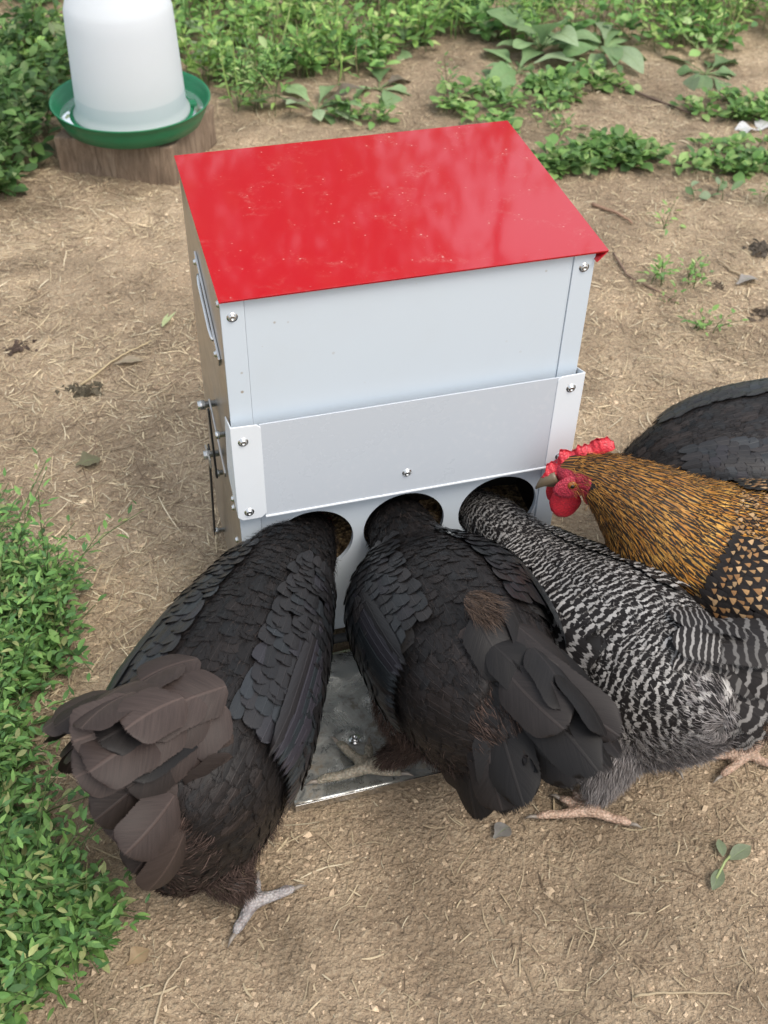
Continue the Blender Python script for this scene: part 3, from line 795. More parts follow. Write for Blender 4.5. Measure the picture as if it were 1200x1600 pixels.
# loose finds on the soil
def lying_leaf(name, label, cat, x, y, rz, L, W, col, droop=0.5, lift=0.006, n=1, prof='broad'):
    z = float(ground_h(x, y)) + lift
    b = Buf()
    for i in range(n):
        a = i * 2.2
        d = np.array([[math.cos(a), math.sin(a), 0.18]])
        leaves(b, np.zeros((1, 3)), d, np.array([[0.1, 0.1, 1.0]]), np.array([L]), np.array([W]), np.array([droop]), np.array([0.3]), np.array([col]), prof, 0.25)
    o = b.build(name, MAT['leaf'])
    o.location = (x, y, z); o.rotation_euler = (0, 0, rz)
    md = o.modifiers.new('smooth', 'SUBSURF'); md.levels = 1; md.render_levels = 1
    return tag(o, label, cat)
lying_leaf('dead_leaf', 'grey curled dead leaf lying on soil at the right', 'leaf', 0.88, 0.685, 0.3, 0.06, 0.035, (0.36, 0.33, 0.31))
lying_leaf('dead_leaf', 'pale dry leaf among the straw left of the feeder', 'leaf', -0.31, 0.71, 0.1, 0.05, 0.022, (0.36, 0.29, 0.21))
lying_leaf('dead_leaf', 'dull olive dry leaf on the straw at the left', 'leaf', -0.395, 0.45, 0.2, 0.04, 0.035, (0.20, 0.185, 0.11), 0.3)
lying_leaf('dead_leaf', 'light tan dead leaf beside the knotweed at bottom left', 'leaf', -0.405, -0.368, 0.5, 0.028, 0.022, (0.40, 0.29, 0.18), 0.4)
lying_leaf('dead_leaf', 'small grey dead leaf on soil below the middle hen tail', 'leaf', 0.02, -0.325, 0.5, 0.028, 0.024, (0.24, 0.23, 0.22), 0.6)
lying_leaf('fallen_leaf', 'white scrap of petals at the right edge between the clover-like clumps', 'leaf', 1.275, 1.30, 0.7, 0.06, 0.05, (0.75, 0.75, 0.77), 0.3, n=2)
tt = thing('leaf_sprig', 'plucked sprig with three grey-green leaves lying on bare soil at lower right', 'sprig', (0.262, -0.425, float(ground_h(0.262, -0.425)) + 0.006), 0.15)
for a, L, cc in ((0.15, 0.036, (0.22, 0.26, 0.17)), (1.1, 0.024, (0.22, 0.27, 0.17)), (3.75, 0.030, (0.17, 0.21, 0.13))):
    b = Buf()
    leaves(b, np.array([[0.008 * math.cos(a), 0.008 * math.sin(a), 0]]), np.array([[math.cos(a), math.sin(a), 0.10]]), np.array([[0.15, 0, 1.0]]), np.array([L]), np.array([L * 0.55]), np.array([0.3]), np.array([0.25]), np.array([cc]), 'oval')
    o = b.build('leaf', MAT['leaf'], tt); md = o.modifiers.new('smooth', 'SUBSURF'); md.levels = 1; md.render_levels = 1
b = Buf(); V, F = tube([[-0.02, -0.012, 0], [0, 0, 0.003], [0.01, 0.004, 0.002]], 0.0016, 6); b.add(V, F, None, (0.30, 0.36, 0.16)); b.build('stem', MAT['straw'], tt)
# pale green stalk on the straw left of the lid
b = Buf()
for a, L in ((0.95, 0.055), (1.2, 0.045)):
    leaves(b, np.zeros((1, 3)), np.array([[math.cos(a), math.sin(a), 0.12]]), np.array([[0, 0, 1.0]]), np.array([L]), np.array([0.008]), np.array([0.2]), np.array([0.3]), np.array([(0.46, 0.52, 0.28)]), 'lance')
o = b.build('torn_stalk', MAT['leaf']); o.location = (-0.215, 0.805, float(ground_h(-0.215, 0.805)) + 0.008)
tag(o, 'pale green torn plant stalk on the straw left of the red lid', 'stalk')
# twigs
def twig(label, pts, r, col):
    P = np.array([(x, y, float(ground_h(x, y)) + r + 0.002) for x, y in pts])
    q = np.linspace(0, len(P) - 1, 14)
    P = np.stack([np.interp(q, np.arange(len(P)), P[:, i]) for i in range(3)], 1) + rng.normal(0, 0.0006, (14, 3))
    b = Buf(); V, F = tube(P, np.linspace(r, r * 0.5, 14), 6); b.add(V, F, None, col)
    return tag(b.build('twig', MAT['straw']), label, 'twig', 'twigs on the soil')
twig('forked dark twig on soil in front of the weeds at upper right', [(1.02, 1.66), (1.10, 1.52), (1.16, 1.40)], 0.004, (0.13, 0.09, 0.07))
twig('reddish twig on soil just right of the red lid', [(0.74, 1.06), (0.77, 1.0), (0.79, 0.965)], 0.004, (0.30, 0.19, 0.13))
twig('long thin curved twig on pale soil at the right', [(0.70, 0.86), (0.69, 0.77), (0.72, 0.69), (0.74, 0.66)], 0.0026, (0.22, 0.15, 0.11))
twig('straight pale stem lying on straw at the left', [(-0.37, 0.665), (-0.30, 0.73), (-0.24, 0.77)], 0.0022, (0.45, 0.36, 0.22))
twig('pale bent twig at the right edge near the black hen', [(0.93, 0.70), (0.90, 0.74), (0.89, 0.78)], 0.003, (0.38, 0.30, 0.20))
twig('long pale twig along the bottom right corner', [(0.10, -0.535), (0.15, -0.545), (0.20, -0.56)], 0.0018, (0.36, 0.29, 0.19))
twig('thin pale stem on soil below the left hen', [(-0.385, -0.44), (-0.37, -0.40), (-0.345, -0.375)], 0.0016, (0.44, 0.36, 0.25))
# dark clods
def clod(label, x, y, r, col, n=16):
    b = Buf(); n *= 4
    th = rng.uniform(0, 6.28, n); rr = np.abs(rng.normal(0, 0.5, n)) * r
    xx = rr * np.cos(th); yy = rr * np.sin(th) * 0.7
    sz = rng.uniform(0.10, 0.26, n) * r
    blobs(b, xx, yy, sz * 0.3, sz, np.tile(col, (n, 1)) * rng.uniform(0.6, 1.3, (n, 1)), 0.6)
    o = b.build('soil_clod', MAT['crumb'], smooth=False, kind=None)
    o.location = (x, y, float(ground_h(x, y)))
    return tag(o, label, 'clod', 'dark clods on the soil')
clod('dark crumbly clod on the straw at the left edge', -0.47, 0.80, 0.028, (0.085, 0.062, 0.05))
clod('flat dark patch of droppings on the straw left of the feeder', -0.37, 0.655, 0.038, (0.10, 0.085, 0.06), 22)
clod('dark wet clod at the right edge among twigs', 1.0, 0.80, 0.035, (0.09, 0.075, 0.06), 22)
clod('loose heap of dark twiggy dirt at the right edge above the black hen', 0.89, 0.585, 0.03, (0.11, 0.085, 0.065), 18)
clod('dark clod on bare soil near the bright seedling', 0.845, 0.695, 0.02, (0.08, 0.06, 0.045))
clod('dark crumbs between the lid and the wooden block', -0.03, 1.20, 0.05, (0.07, 0.055, 0.045), 24)
# ------------------------------------------------------------------ the wood beyond the weeds, out of frame: mirrored in the lid
b = Buf()
TR = [(-4.5, 9.5, 7.0, 2.0), (-1.2, 11.5, 9.0, 2.3), (1.6, 10.0, 7.5, 1.7), (5.2, 12.0, 9.0, 2.4), (8.5, 10.0, 8.0, 2.2), (-8.5, 11.0, 8.5, 2.4), (3.6, 15.0, 10.0, 2.4), (-3.2, 16.0, 11.0, 2.6)]
for tx, ty, th_, cr in TR:
    V, F = tube([(tx, ty, -0.1), (tx + 0.1, ty, th_ * 0.4), (tx, ty + 0.1, th_ * 0.85)], [0.20, 0.15, 0.05], 8); b.add(V, F, None, (0.12, 0.09, 0.07))
    nc = 15; th_ *= 1.3
    for c in range(nc):
        a = rng.uniform(0, 6.28); rr = cr * math.sqrt(rng.uniform(0, 1)) * 0.85; cz = th_ * rng.uniform(0.30, 1.0)
        rr *= 1.0 - 0.45 * abs(cz / th_ - 0.55)
        cx, cy = tx + rr * math.cos(a), ty + rr * math.sin(a)
        V, F = tube([(tx, ty, cz * 0.85), (cx, cy, cz)], [0.05, 0.015], 5); b.add(V, F, None, (0.12, 0.09, 0.07))
        n = 200
        P = np.array([cx, cy, cz]) + rng.normal(0, 1, (n, 3)) * np.array([0.48, 0.48, 0.36])
        leaves(b, P, rng.normal(0, 1, (n, 3)) + [0, 0, -0.3], rng.normal(0, 0.5, (n, 3)) + [0, 0, 1], rng.uniform(0.12, 0.24, n), rng.uniform(0.08, 0.15, n), rng.uniform(0, .6, n), rng.uniform(0, .4, n), greens(n, pal=GREEN * 0.7), 'oval')
b.build('distant_wood', MAT['small_leaf'], kind='stuff')
# ------------------------------------------------------------------ the feeder
W2, D, Z0, ZT = 0.200, 0.277, 0.036, 0.560
feeder = thing('chicken_feeder', 'white metal chicken feeder with a red lid and three round feeding holes', 'feeder', (0, 0, 0))
HOLES = [(-0.1155, 0.2035), (0.0005, 0.2060), (0.1225, 0.2060)]
HR = 0.0515

def panel_with_holes(name, x0, x1, z0, z1, y, th, holes, r, mat, parent, n=48):
    """upright panel with round holes cut through and the sheet folded back in a short rim"""
    bm = bmesh.new()
    outer = [bm.verts.new((x, y, z)) for x, z in ((x0, z0), (x1, z0), (x1, z1), (x0, z1))]
    edges = [bm.edges.new((outer[i], outer[(i + 1) % 4])) for i in range(4)]
    rims = []
    for hx, hz in holes:
        ring = [bm.verts.new((hx + r * math.cos(a), y, hz + r * math.sin(a))) for a in [i * 2 * math.pi / n for i in range(n)]]
        edges += [bm.edges.new((ring[i], ring[(i + 1) % n])) for i in range(n)]
        rims.append(ring)
    bmesh.ops.triangle_fill(bm, use_beauty=True, edges=edges)
    for ring in rims:
        mid = [bm.verts.new((hx_ , y + 0.0015, hz_)) for hx_, hz_ in [(v.co.x, v.co.z) for v in ring]]
        inn = [bm.verts.new((v.co.x, y + th, v.co.z)) for v in ring]
        for i in range(n):
            j = (i + 1) % n
            bm.faces.new((ring[i], ring[j], mid[j], mid[i])); bm.faces.new((mid[i], mid[j], inn[j], inn[i]))
    back = [bm.verts.new((v.co.x, y + th, v.co.z)) for v in outer]
    for i in range(4):
        j = (i + 1) % 4
        bm.faces.new((outer[i], outer[j], back[j], back[i]))
    bmesh.ops.recalc_face_normals(bm, faces=bm.faces)
    return bm_obj(name, bm, mat, parent)

FL = 0.0245
front = panel_with_holes('front_panel', -W2 + FL, W2 - FL, Z0, ZT, 0.0016, 0.006, HOLES, HR, MAT['white_paint'], feeder)
def flange(x0, x1):
    return box('corner_flange', x0, x1, 0.0, 0.003, Z0, ZT, MAT['white_paint'], feeder, 0.0006)
flange(-W2, -W2 + FL - 0.0004); flange(W2 - FL + 0.0004, W2)
box('side_panel', -W2, -W2 + 0.0018, 0.0032, D, Z0, ZT - 0.001, MAT['galvanised'], feeder, 0.0004)
box('side_panel', W2 - 0.0018, W2, 0.0032, D, Z0, ZT - 0.001, MAT['galvanised'], feeder, 0.0004)
box('back_panel', -W2 + 0.002, W2 - 0.002, D - 0.0018, D - 0.0002, Z0, ZT, MAT['galvanised'], feeder)
box('floor_pan', -W2 + 0.002, W2 - 0.002, 0.009, D - 0.003, Z0 + 0.001, Z0 + 0.004, MAT['galvanised'], feeder)
# trough behind the holes: a dark back board, slopes and feed
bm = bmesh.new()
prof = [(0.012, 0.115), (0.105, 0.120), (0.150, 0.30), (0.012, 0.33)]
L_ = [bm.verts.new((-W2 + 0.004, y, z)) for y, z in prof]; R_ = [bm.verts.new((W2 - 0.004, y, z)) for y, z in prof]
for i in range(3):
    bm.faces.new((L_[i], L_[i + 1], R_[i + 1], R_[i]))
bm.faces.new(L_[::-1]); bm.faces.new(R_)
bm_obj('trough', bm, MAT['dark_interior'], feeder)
gxx = np.linspace(-W2 + 0.005, W2 - 0.005, 60); gyy = np.linspace(0.010, 0.125, 18)
A, Bq = np.meshgrid(gxx, gyy)
b = Buf(); b.add(np.c_[A.ravel(), Bq.ravel(), (0.128 + 0.10 * (Bq - 0.01) + 0.012 * fbm(A, Bq, 30, 3, 4) + 0.02 * np.exp(-((A + 0.06) / 0.03) ** 2)).ravel()], grid_faces(60, 18))
b.build('feed_grain', MAT['grain'], feeder, kind='stuff')

# lid: thin tray-like sheet, folded down at the rim, sloping a touch to the front
bm = bmesh.new()
XL, XR, YF, YB, ZF, ZB = -0.2016, 0.2105, -0.0077, 0.3027, 0.5635, 0.5690
top = [bm.verts.new(p) for p in ((XL, YF, ZF), (XR, YF, ZF), (XR, YB, ZB), (XL, YB, ZB))]
bm.faces.new(top)
# slightly lowered rim: right side hangs out as an open folded corner
low = [bm.verts.new((v.co.x + dx, v.co.y + dy, v.co.z - h)) for v, dx, dy, h in zip(top, (0.0006, -0.0006, -0.0006, 0.0006), (0.0008, 0.0008, -0.001, -0.001), (0.0026, 0.0026, 0.0026, 0.0026))]
for i in range(4):
    j = (i + 1) % 4
    bm.faces.new((top[j], top[i], low[i], low[j]))
fa, fb = bm.verts.new((XR - 0.0115, YF + 0.0006, ZF - 0.0135)), bm.verts.new((XR - 0.0115, YB - 0.001, ZB - 0.0135))
bm.faces.new((low[1], low[2], fb, fa))
bmesh.ops.recalc_face_normals(bm, faces=bm.faces)
lid = bm_obj('lid', bm, MAT['red_enamel'], feeder, 0.0012)
md = lid.modifiers.new('sheet', 'SOLIDIFY'); md.thickness = 0.0012; md.offset = -1
lid.modifiers.move(1, 0)

# drip shield over the holes: a clear-grey plate between two folded white brackets
S, ZS1, ZS0 = 0.016, 0.412, 0.2765
bm = bmesh.new(); bm_box(bm, -W2 + 0.028, W2 - 0.025, -S + 0.0010, -S + 0.0026, ZS0 + 0.002, ZS1 - 0.001)
bmesh.ops.recalc_face_normals(bm, faces=bm.faces)
shield = bm_obj('shield_plate', bm, MAT['shield_plastic'], feeder, 0.0004)
box('shield_lip', -W2 + 0.028, W2 - 0.020, -S - 0.0005, -S + 0.0030, ZS0 - 0.0008, ZS0 + 0.0017, MAT['white_bracket'], feeder, 0.0006)
def bracket(sg):
    bm = bmesh.new()
    xo = sg * (W2 + 0.0035); xi = sg * (W2 - 0.0295)
    th = 0.0016
    # front leaf (rounded lower corners come from the bevel), side leaf going back to the body
    pr = [(xi, ZS0 + 0.006), (xi - 0, ZS1 - 0.004), (xi + sg * 0.004, ZS1), (xo, ZS1 + 0.001), (xo, ZS0 + 0.005), (xo - sg * 0.005, ZS0), (xi + sg * 0.006, ZS0)]
    fr = [bm.verts.new((x, -S, z)) for x, z in pr]; bk = [bm.verts.new((x, -S + th, z)) for x, z in pr]
    bm.faces.new(fr); bm.faces.new(bk[::-1])
    for i in range(len(pr)):
        j = (i + 1) % len(pr); bm.faces.new((fr[j], fr[i], bk[i], bk[j]))
    q = [(-S + th, ZS1 + 0.001), (0.022, ZS1 - 0.012), (0.050, ZS0 + 0.02), (-S + th, ZS0 + 0.004)]
    a_ = [bm.verts.new((xo, y, z)) for y, z in q]; b_ = [bm.verts.new((xo - sg * th, y, z)) for y, z in q]
    bm.faces.new(a_); bm.faces.new(b_[::-1])
    for i in range(4):
        j = (i + 1) % 4; bm.faces.new((a_[j], a_[i], b_[i], b_[j]))
    bmesh.ops.recalc_face_normals(bm, faces=bm.faces)
    return bm_obj('shield_bracket', bm, MAT['white_bracket'], feeder, 0.0007)
bl = bracket(-1); br = bracket(1)

def bolt_buf(p, axis, r=0.0042, h=0.0030):
    """domed bolt head with a washer and a hex socket"""
    V, F = lathe([(0.0001, h * 0.55), (r * 0.42, h * 0.55), (r * 0.45, h), (r * 0.72, h * 0.93), (r * 0.95, h * 0.55), (r, h * 0.12), (r * 1.38, h * 0.10), (r * 1.40, -0.0005)], 14)
    z = unit(np.array(axis, float)); x = unit(np.cross(z, [0.3, 0.5, 0.8])); y = np.cross(z, x)
    b = Buf(); b.add(V @ np.array([x, y, z]) + np.array(p, float), F)
    return b
FR = (0, -1, 0)
for p in ((-0.1885, 0, 0.5395), (0.1885, 0, 0.5420), (-0.1905, -S, 0.3915), (-0.1905, -S, 0.2885), (0.1880, -S, 0.394), (-0.004, -S + 0.001, 0.3065), (0.188, -S, 0.292)):
    bolt_buf(p, FR).build('bolt', MAT['steel'], feeder)
SX = -W2
for p in ((SX, 0.006, 0.553), (SX, 0.049, 0.253), (SX, 0.052, 0.236), (SX, 0.048, 0.185), (SX, 0.06, 0.11)):
    bolt_buf(p, (-1, 0, 0), 0.004).build('bolt', MAT['steel'], feeder)

# carrying handle on the left side
h = Buf()
plate = np.array([[0.035, 0.462], [0.175, 0.512]])
dv = unit(plate[1] - plate[0]); nv_ = np.array([-dv[1], dv[0]])
bm = bmesh.new()
pts = [plate[0] - nv_ * 0.006, plate[1] - nv_ * 0.006, plate[1] + nv_ * 0.006, plate[0] + nv_ * 0.006]
a_ = [bm.verts.new((SX - 0.0004, y, z)) for y, z in pts]; b_ = [bm.verts.new((SX - 0.003, y, z)) for y, z in pts]
bm.faces.new(a_[::-1]); bm.faces.new(b_)
for i in range(4):
    j = (i + 1) % 4; bm.faces.new((a_[i], a_[j], b_[j], b_[i]))
bmesh.ops.recalc_face_normals(bm, faces=bm.faces)
hp = bm_obj('handle_plate', bm, MAT['steel'], feeder, 0.0006)
P = [(SX - 0.003, *(plate[0] + dv * 0.03)), (SX - 0.0042, *(plate[0] + dv * 0.034)), (SX - 0.0050, *(plate[0] + dv * 0.045)), (SX - 0.0050, *(plate[0] + dv * 0.105)), (SX - 0.0042, *(plate[0] + dv * 0.116)), (SX - 0.003, *(plate[0] + dv * 0.12))]
V, F = tube(P, 0.0020, 10); h.add(V, F); h.build('handle_bar', MAT['steel'], feeder)
for q in (0.012, 0.138):
    bolt_buf((SX - 0.003, *(plate[0] + dv * q)), (-1, 0, 0), 0.0035).build('bolt', MAT['steel'], feeder)

# treadle linkage on the left side
def bar(name, p0, p1, w, x0, x1, mat):
    p0, p1 = np.array(p0, float), np.array(p1, float)
    d_ = unit(p1 - p0); n_ = np.array([-d_[1], d_[0]]) * w / 2
    bm = bmesh.new(); pts = [p0 - n_, p1 - n_, p1 + n_, p0 + n_]
    a_ = [bm.verts.new((x0, y, z)) for y, z in pts]; b_ = [bm.verts.new((x1, y, z)) for y, z in pts]
    bm.faces.new(a_); bm.faces.new(b_[::-1])
    for i in range(4):
        j = (i + 1) % 4; bm.faces.new((a_[j], a_[i], b_[i], b_[j]))
    bmesh.ops.recalc_face_normals(bm, faces=bm.faces)
    return bm_obj(name, bm, mat, feeder, 0.0008)
def pin(p, l, r, mat=None, name='pivot_pin'):
    b = Buf(); V, F = tube([(SX + 0.001, *p), (SX - l * 0.6, *p), (SX - l * 0.6, *p), (SX - l, *p)], [r * 0.7, r * 0.7, r, r], 8); b.add(V, F)
    return b.build(name, mat or MAT['steel'], feeder)
A1, A2, A3, A4 = (0.135, 0.333), (0.060, 0.345), (0.135, 0.255), (0.205, 0.055)
pin(A1, 0.022, 0.006); pin(A2, 0.012, 0.005); pin(A3, 0.022, 0.006); pin(A4, 0.014, 0.005); pin((0.115, 0.24), 0.012, 0.005)
bar('lever_arm', (0.140, 0.334), (0.040, 0.300), 0.010, SX - 0.0085, SX - 0.0060, MAT['galvanised'])
bar('lever_arm', (0.122, 0.335), (0.112, 0.236), 0.007, SX - 0.0120, SX - 0.0095, MAT['black_rubber'])
bar('treadle_arm', (0.142, 0.262), (0.208, 0.048), 0.0085, SX - 0.0150, SX - 0.0125, MAT['black_rubber'])
bar('lever_arm', (0.155, 0.248), (0.108, 0.262), 0.012, SX - 0.0180, SX - 0.0156, MAT['galvanised'])

# treadle tray, black hinge tube and its bolts
TX0, TX1, TY0, TY1 = -0.194, 0.194, -0.230, -0.016
b = Buf()
nx, ny = 60, 40
xs = np.linspace(TX0, TX1, nx); ys = np.linspace(TY0, TY1, ny)
A, Bq = np.meshgrid(xs, ys)
zz = 0.0105 + 0.0012 * fbm(A, Bq, 20, 3, 77)
# pressed grip ribs
for k, (cx, cy, an) in enumerate([(xx, yy, 0.35 if (i + j) % 2 else -0.35) for i, xx in enumerate(np.arange(-0.15, 0.16, 0.043)) for j, yy in enumerate((-0.19, -0.145, -0.10, -0.055))]):
    dx = (A - cx) * math.cos(an) + (Bq - cy) * math.sin(an); dy = -(A - cx) * math.sin(an) + (Bq - cy) * math.cos(an)
    zz = zz + 0.0032 * np.exp(-(np.maximum(np.abs(dx) - 0.008, 0) / 0.0035) ** 2 - (dy / 0.0032) ** 2)
b.add(np.c_[A.ravel(), Bq.ravel(), zz.ravel()], grid_faces(nx, ny))
tray = b.build('treadle_tray', MAT['muddy_steel'], feeder)
md = tray.modifiers.new('sheet', 'SOLIDIFY'); md.thickness = 0.0015; md.offset = -1
box('tray_edge', TX0, TX1, TY0 - 0.0022, TY0 - 0.0002, 0.0015, 0.0135, MAT['steel'], feeder, 0.0005)
b = Buf(); V, F = tube([(-W2 - 0.016, -0.010, 0.030), (W2 + 0.016, -0.010, 0.030)], 0.0062, 14); b.add(V, F); b.build('hinge_tube', MAT['black_rubber'], feeder)
bolt_buf((-0.1035, -0.158, 0.0125), (0, 0, 1), 0.0055, 0.004).build('bolt', MAT['steel'], feeder)
bolt_buf((0.1035, -0.158, 0.0125), (0, 0, 1), 0.0055, 0.004).build('bolt', MAT['steel'], feeder)

# ------------------------------------------------------------------ wooden block and waterer
CB, LB, RB = np.array([-0.118, 1.355]), np.array([-0.352, 1.470]), np.array([0.008, 1.553])
KB = LB + RB - CB
BH = 0.082
bm = bmesh.new()
lo = [bm.verts.new((p[0], p[1], -0.01)) for p in (CB, RB, KB, LB)]; hi = [bm.verts.new((p[0] * 1.0, p[1], BH)) for p in (CB, RB, KB, LB)]
bm.faces.new(lo[::-1]); bm.faces.new(hi)
for i in range(4):
    j = (i + 1) % 4; bm.faces.new((lo[i], lo[j], hi[j], hi[i]))
bmesh.ops.subdivide_edges(bm, edges=bm.edges[:], cuts=9, use_grid_fill=True)
for v in bm.verts:
    n = mnoise.noise(v.co * 14) * 0.006 + mnoise.noise(Vector((v.co.x * 60, v.co.y * 60, v.co.z * 5))) * 0.003
    v.co.x += n; v.co.y += n
bmesh.ops.recalc_face_normals(bm, faces=bm.faces)
blk = bm_obj('wooden_block', bm, MAT['old_wood'], None, 0.004)
tag(blk, 'weathered brown timber block under the white waterer', 'block')

wat = thing('poultry_waterer', 'white plastic poultry waterer with a green drinking tray on a timber block', 'waterer', (-0.178, 1.497, BH + 0.006), 0.3)
V, F = lathe([(0.001, 0.000), (0.140, 0.000), (0.150, 0.004), (0.162, 0.028), (0.1675, 0.050), (0.1715, 0.0525), (0.1725, 0.0500), (0.1680, 0.046), (0.1590, 0.026), (0.146, 0.009), (0.133, 0.008), (0.131, 0.020), (0.119, 0.020), (0.117, 0.008), (0.001, 0.008)][::-1], 72)
b = Buf(); b.add(V, F); b.build('drinking_tray', MAT['green_plastic'], wat)
V, F = lathe([(0.1345, 0.021), (0.1578, 0.021)], 64); b = Buf(); b.add(V, F); b.build('water_surface', MAT['water'], wat)
# jar, with a vertical seam and a shoulder under the grip
V, F = lathe([(0.1175, 0.012), (0.1195, 0.018), (0.1255, 0.020), (0.1260, 0.026), (0.1195, 0.030), (0.1185, 0.045), (0.1165, 0.10), (0.1140, 0.16), (0.1120, 0.215), (0.1105, 0.242), (0.106, 0.255), (0.093, 0.275), (0.085, 0.290), (0.080, 0.305), (0.055, 0.318), (0.030, 0.322), (0.001, 0.323)], 72)
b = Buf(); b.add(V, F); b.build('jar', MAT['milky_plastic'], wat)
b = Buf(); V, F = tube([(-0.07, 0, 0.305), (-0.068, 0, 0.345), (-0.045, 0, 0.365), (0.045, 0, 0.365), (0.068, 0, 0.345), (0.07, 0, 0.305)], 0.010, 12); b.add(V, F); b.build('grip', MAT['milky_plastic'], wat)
for a in (R(-15), R(105), R(225)):
    o = box('locking_tab', 0.118, 0.141, -0.012, 0.012, 0.0195, 0.0265, MAT['green_plastic'], wat, 0.001); o.rotation_euler = (0, 0, a)
# ------------------------------------------------------------------ hens
class Loft:
    """closed body surface: egg-shaped sections along a bent centre line, s in metres from the head end"""
    def __init__(self, st):
        st = np.asarray(st, float)
        P = st[:, :3]
        u = np.concatenate([[0], np.cumsum(np.linalg.norm(np.diff(P, axis=0), axis=1))])
        g = np.gradient(st, u, axis=0)
        q = np.linspace(0, u[-1], 400)
        i = np.clip(np.searchsorted(u, q, side='right') - 1, 0, len(u) - 2)
        h = (u[i + 1] - u[i])[:, None]; x = ((q - u[i])[:, None]) / h
        y = (2 * x**3 - 3 * x**2 + 1) * st[i] + (x**3 - 2 * x**2 + x) * h * g[i] + (-2 * x**3 + 3 * x**2) * st[i + 1] + (x**3 - x**2) * h * g[i + 1]
        self.q = q; self.C = y[:, :3]; self.rad = np.maximum(y[:, 3:], 0.002); self.len = u[-1]; self.u = u
        T = unit(np.gradient(self.C, q, axis=0))
        for _ in range(6):
            T = unit(np.concatenate([T[:1], (T[:-2] + 2 * T[1:-1] + T[2:]) / 4, T[-1:]]))
        S = unit(np.cross(np.array([0, 0, 1.0]), T)); self.T = T; self.S = S; self.N = np.cross(T, S)
    def lerp(self, A, s):
        s_ = np.clip(s, 0, self.len); f = s_ / self.len * 399; i = np.minimum(f.astype(int), 398); w = (f - i)[..., None]
        return A[i] * (1 - w) + A[i + 1] * w
    def pos(self, s, th):
        s = np.asarray(s, float); th = np.asarray(th, float)
        r = self.lerp(self.rad, s)
        sn = np.sin(th); b = np.where(sn > 0, r[..., 1], r[..., 2])
        P = self.lerp(self.C, s) + self.lerp(self.S, s) * (r[..., 0] * np.cos(th))[..., None] + self.lerp(self.N, s) * (b * sn)[..., None]
        return P + self.lerp(self.T, s) * np.maximum(s - self.len, 0)[..., None]
    def eval(self, s, th):
        e = 0.002
        P = self.pos(s, th)
        ds = self.pos(np.minimum(s + e, self.len), th) - self.pos(np.minimum(s + e, self.len) - 2 * e, th)
        dt = self.pos(s, th + 0.02) - self.pos(s, th - 0.02)
        n = unit(np.cross(dt, ds)) * -1
        out = P - self.lerp(self.C, s)
        sg = np.sign(np.sum(n * out, -1, keepdims=True)); sg[sg == 0] = 1
        return P, n * sg
    def girth(self, s):
        r = self.lerp(self.rad, np.asarray(s, float)); return (r[..., 0] + (r[..., 1] + r[..., 2]) * 0.5) * 0.5

class Wing:
    """the folded wing: the body surface pushed out over one flank"""
    def __init__(self, body, s0, s1, side, out=0.011, top=R(60), bot=R(-28)):
        self.b, self.s0, self.s1, self.side, self.out, self.top, self.bot = body, s0, s1, side, out, top, bot
        self.len = body.len
    def th(self, q, s=None):                       # q: 0 at the back edge, 1 at the lower edge
        a = self.top + (self.bot - self.top) * q
        return a if self.side > 0 else math.pi - a
    def off(self, s, th):
        a = th if self.side > 0 else math.pi - th
        q = np.clip((a - self.top) / (self.bot - self.top), -0.15, 1.15)
        k = np.clip((s - self.s0) / (self.s1 - self.s0), -0.1, 1.3)
        return self.out * np.clip(np.sin(np.clip(k * 0.9 + 0.1, 0, 1) * math.pi) ** 0.6 + 0.15 * k, 0, 1.2) * np.clip(1.15 - (2 * q - 1.15) ** 2, 0, 1.15)
    def eval(self, s, th):
        P, n = self.b.eval(s, th)
        return P + n * self.off(s, th)[..., None], n
    def girth(self, s): return self.b.girth(s)

FV = np.array([0.0, 0.22, 0.45, 0.68, 0.86, 0.955, 1.0])
FW = {'round': np.array([0.30, 0.78, 0.98, 1.0, 0.95, 0.80, 0.50]),
      'long': np.array([0.45, 0.85, 1.0, 0.97, 0.80, 0.52, 0.20]),
      'hackle': np.array([0.55, 0.90, 1.0, 0.86, 0.58, 0.32, 0.06])}
def feathers(buf, surf, s0, th0, L, W, phi, lift, h0, tint, prof='round', camber=0.13, roll=0.04, mi=0):
    """overlapping feathers shaped to the surface they grow from"""
    N = len(s0); pr = FW[prof]; nv = len(FV); us = np.array([-1, -0.55, 0, 0.55, 1.0]); nu = 5
    v = FV[None, :, None]; u = us[None, None, :]
    w = (W[:, None] * pr[None] * 0.5)[..., None]
    vl = v * (1 - 0.13 * u ** 2 * v ** 2)
    al = vl * L[:, None, None]; ac = u * w
    ph = phi[:, None, None]
    s = s0[:, None, None] + al * np.cos(ph) - ac * np.sin(ph)
    g = np.maximum(surf.girth(s0 + 0.5 * L), 0.012)[:, None, None]
    th = th0[:, None, None] + (al * np.sin(ph) + ac * np.cos(ph)) / g
    P, n = surf.eval(s.ravel(), th.ravel())
    rl = rng.normal(0, roll, N)[:, None, None]
    h = h0[:, None, None] + lift[:, None, None] * v ** 1.15 - camber * (u ** 2) * w * np.minimum(v * 3, 1) + rl * ac * v
    V = P + n * np.broadcast_to(h, s.shape).reshape(-1, 1)
    f = grid_faces(nu, nv)
    F = (f[None] + (np.arange(N) * nu * nv)[:, None, None]).reshape(-1, 4)
    uv = np.empty((N, nv, nu, 3)); uv[..., 0] = u; uv[..., 1] = v; uv[..., 2] = rng.uniform(0, 1, N)[:, None, None]
    buf.add(V, F, uv.reshape(-1, 3), np.repeat(tint, nu * nv, 0), mi)

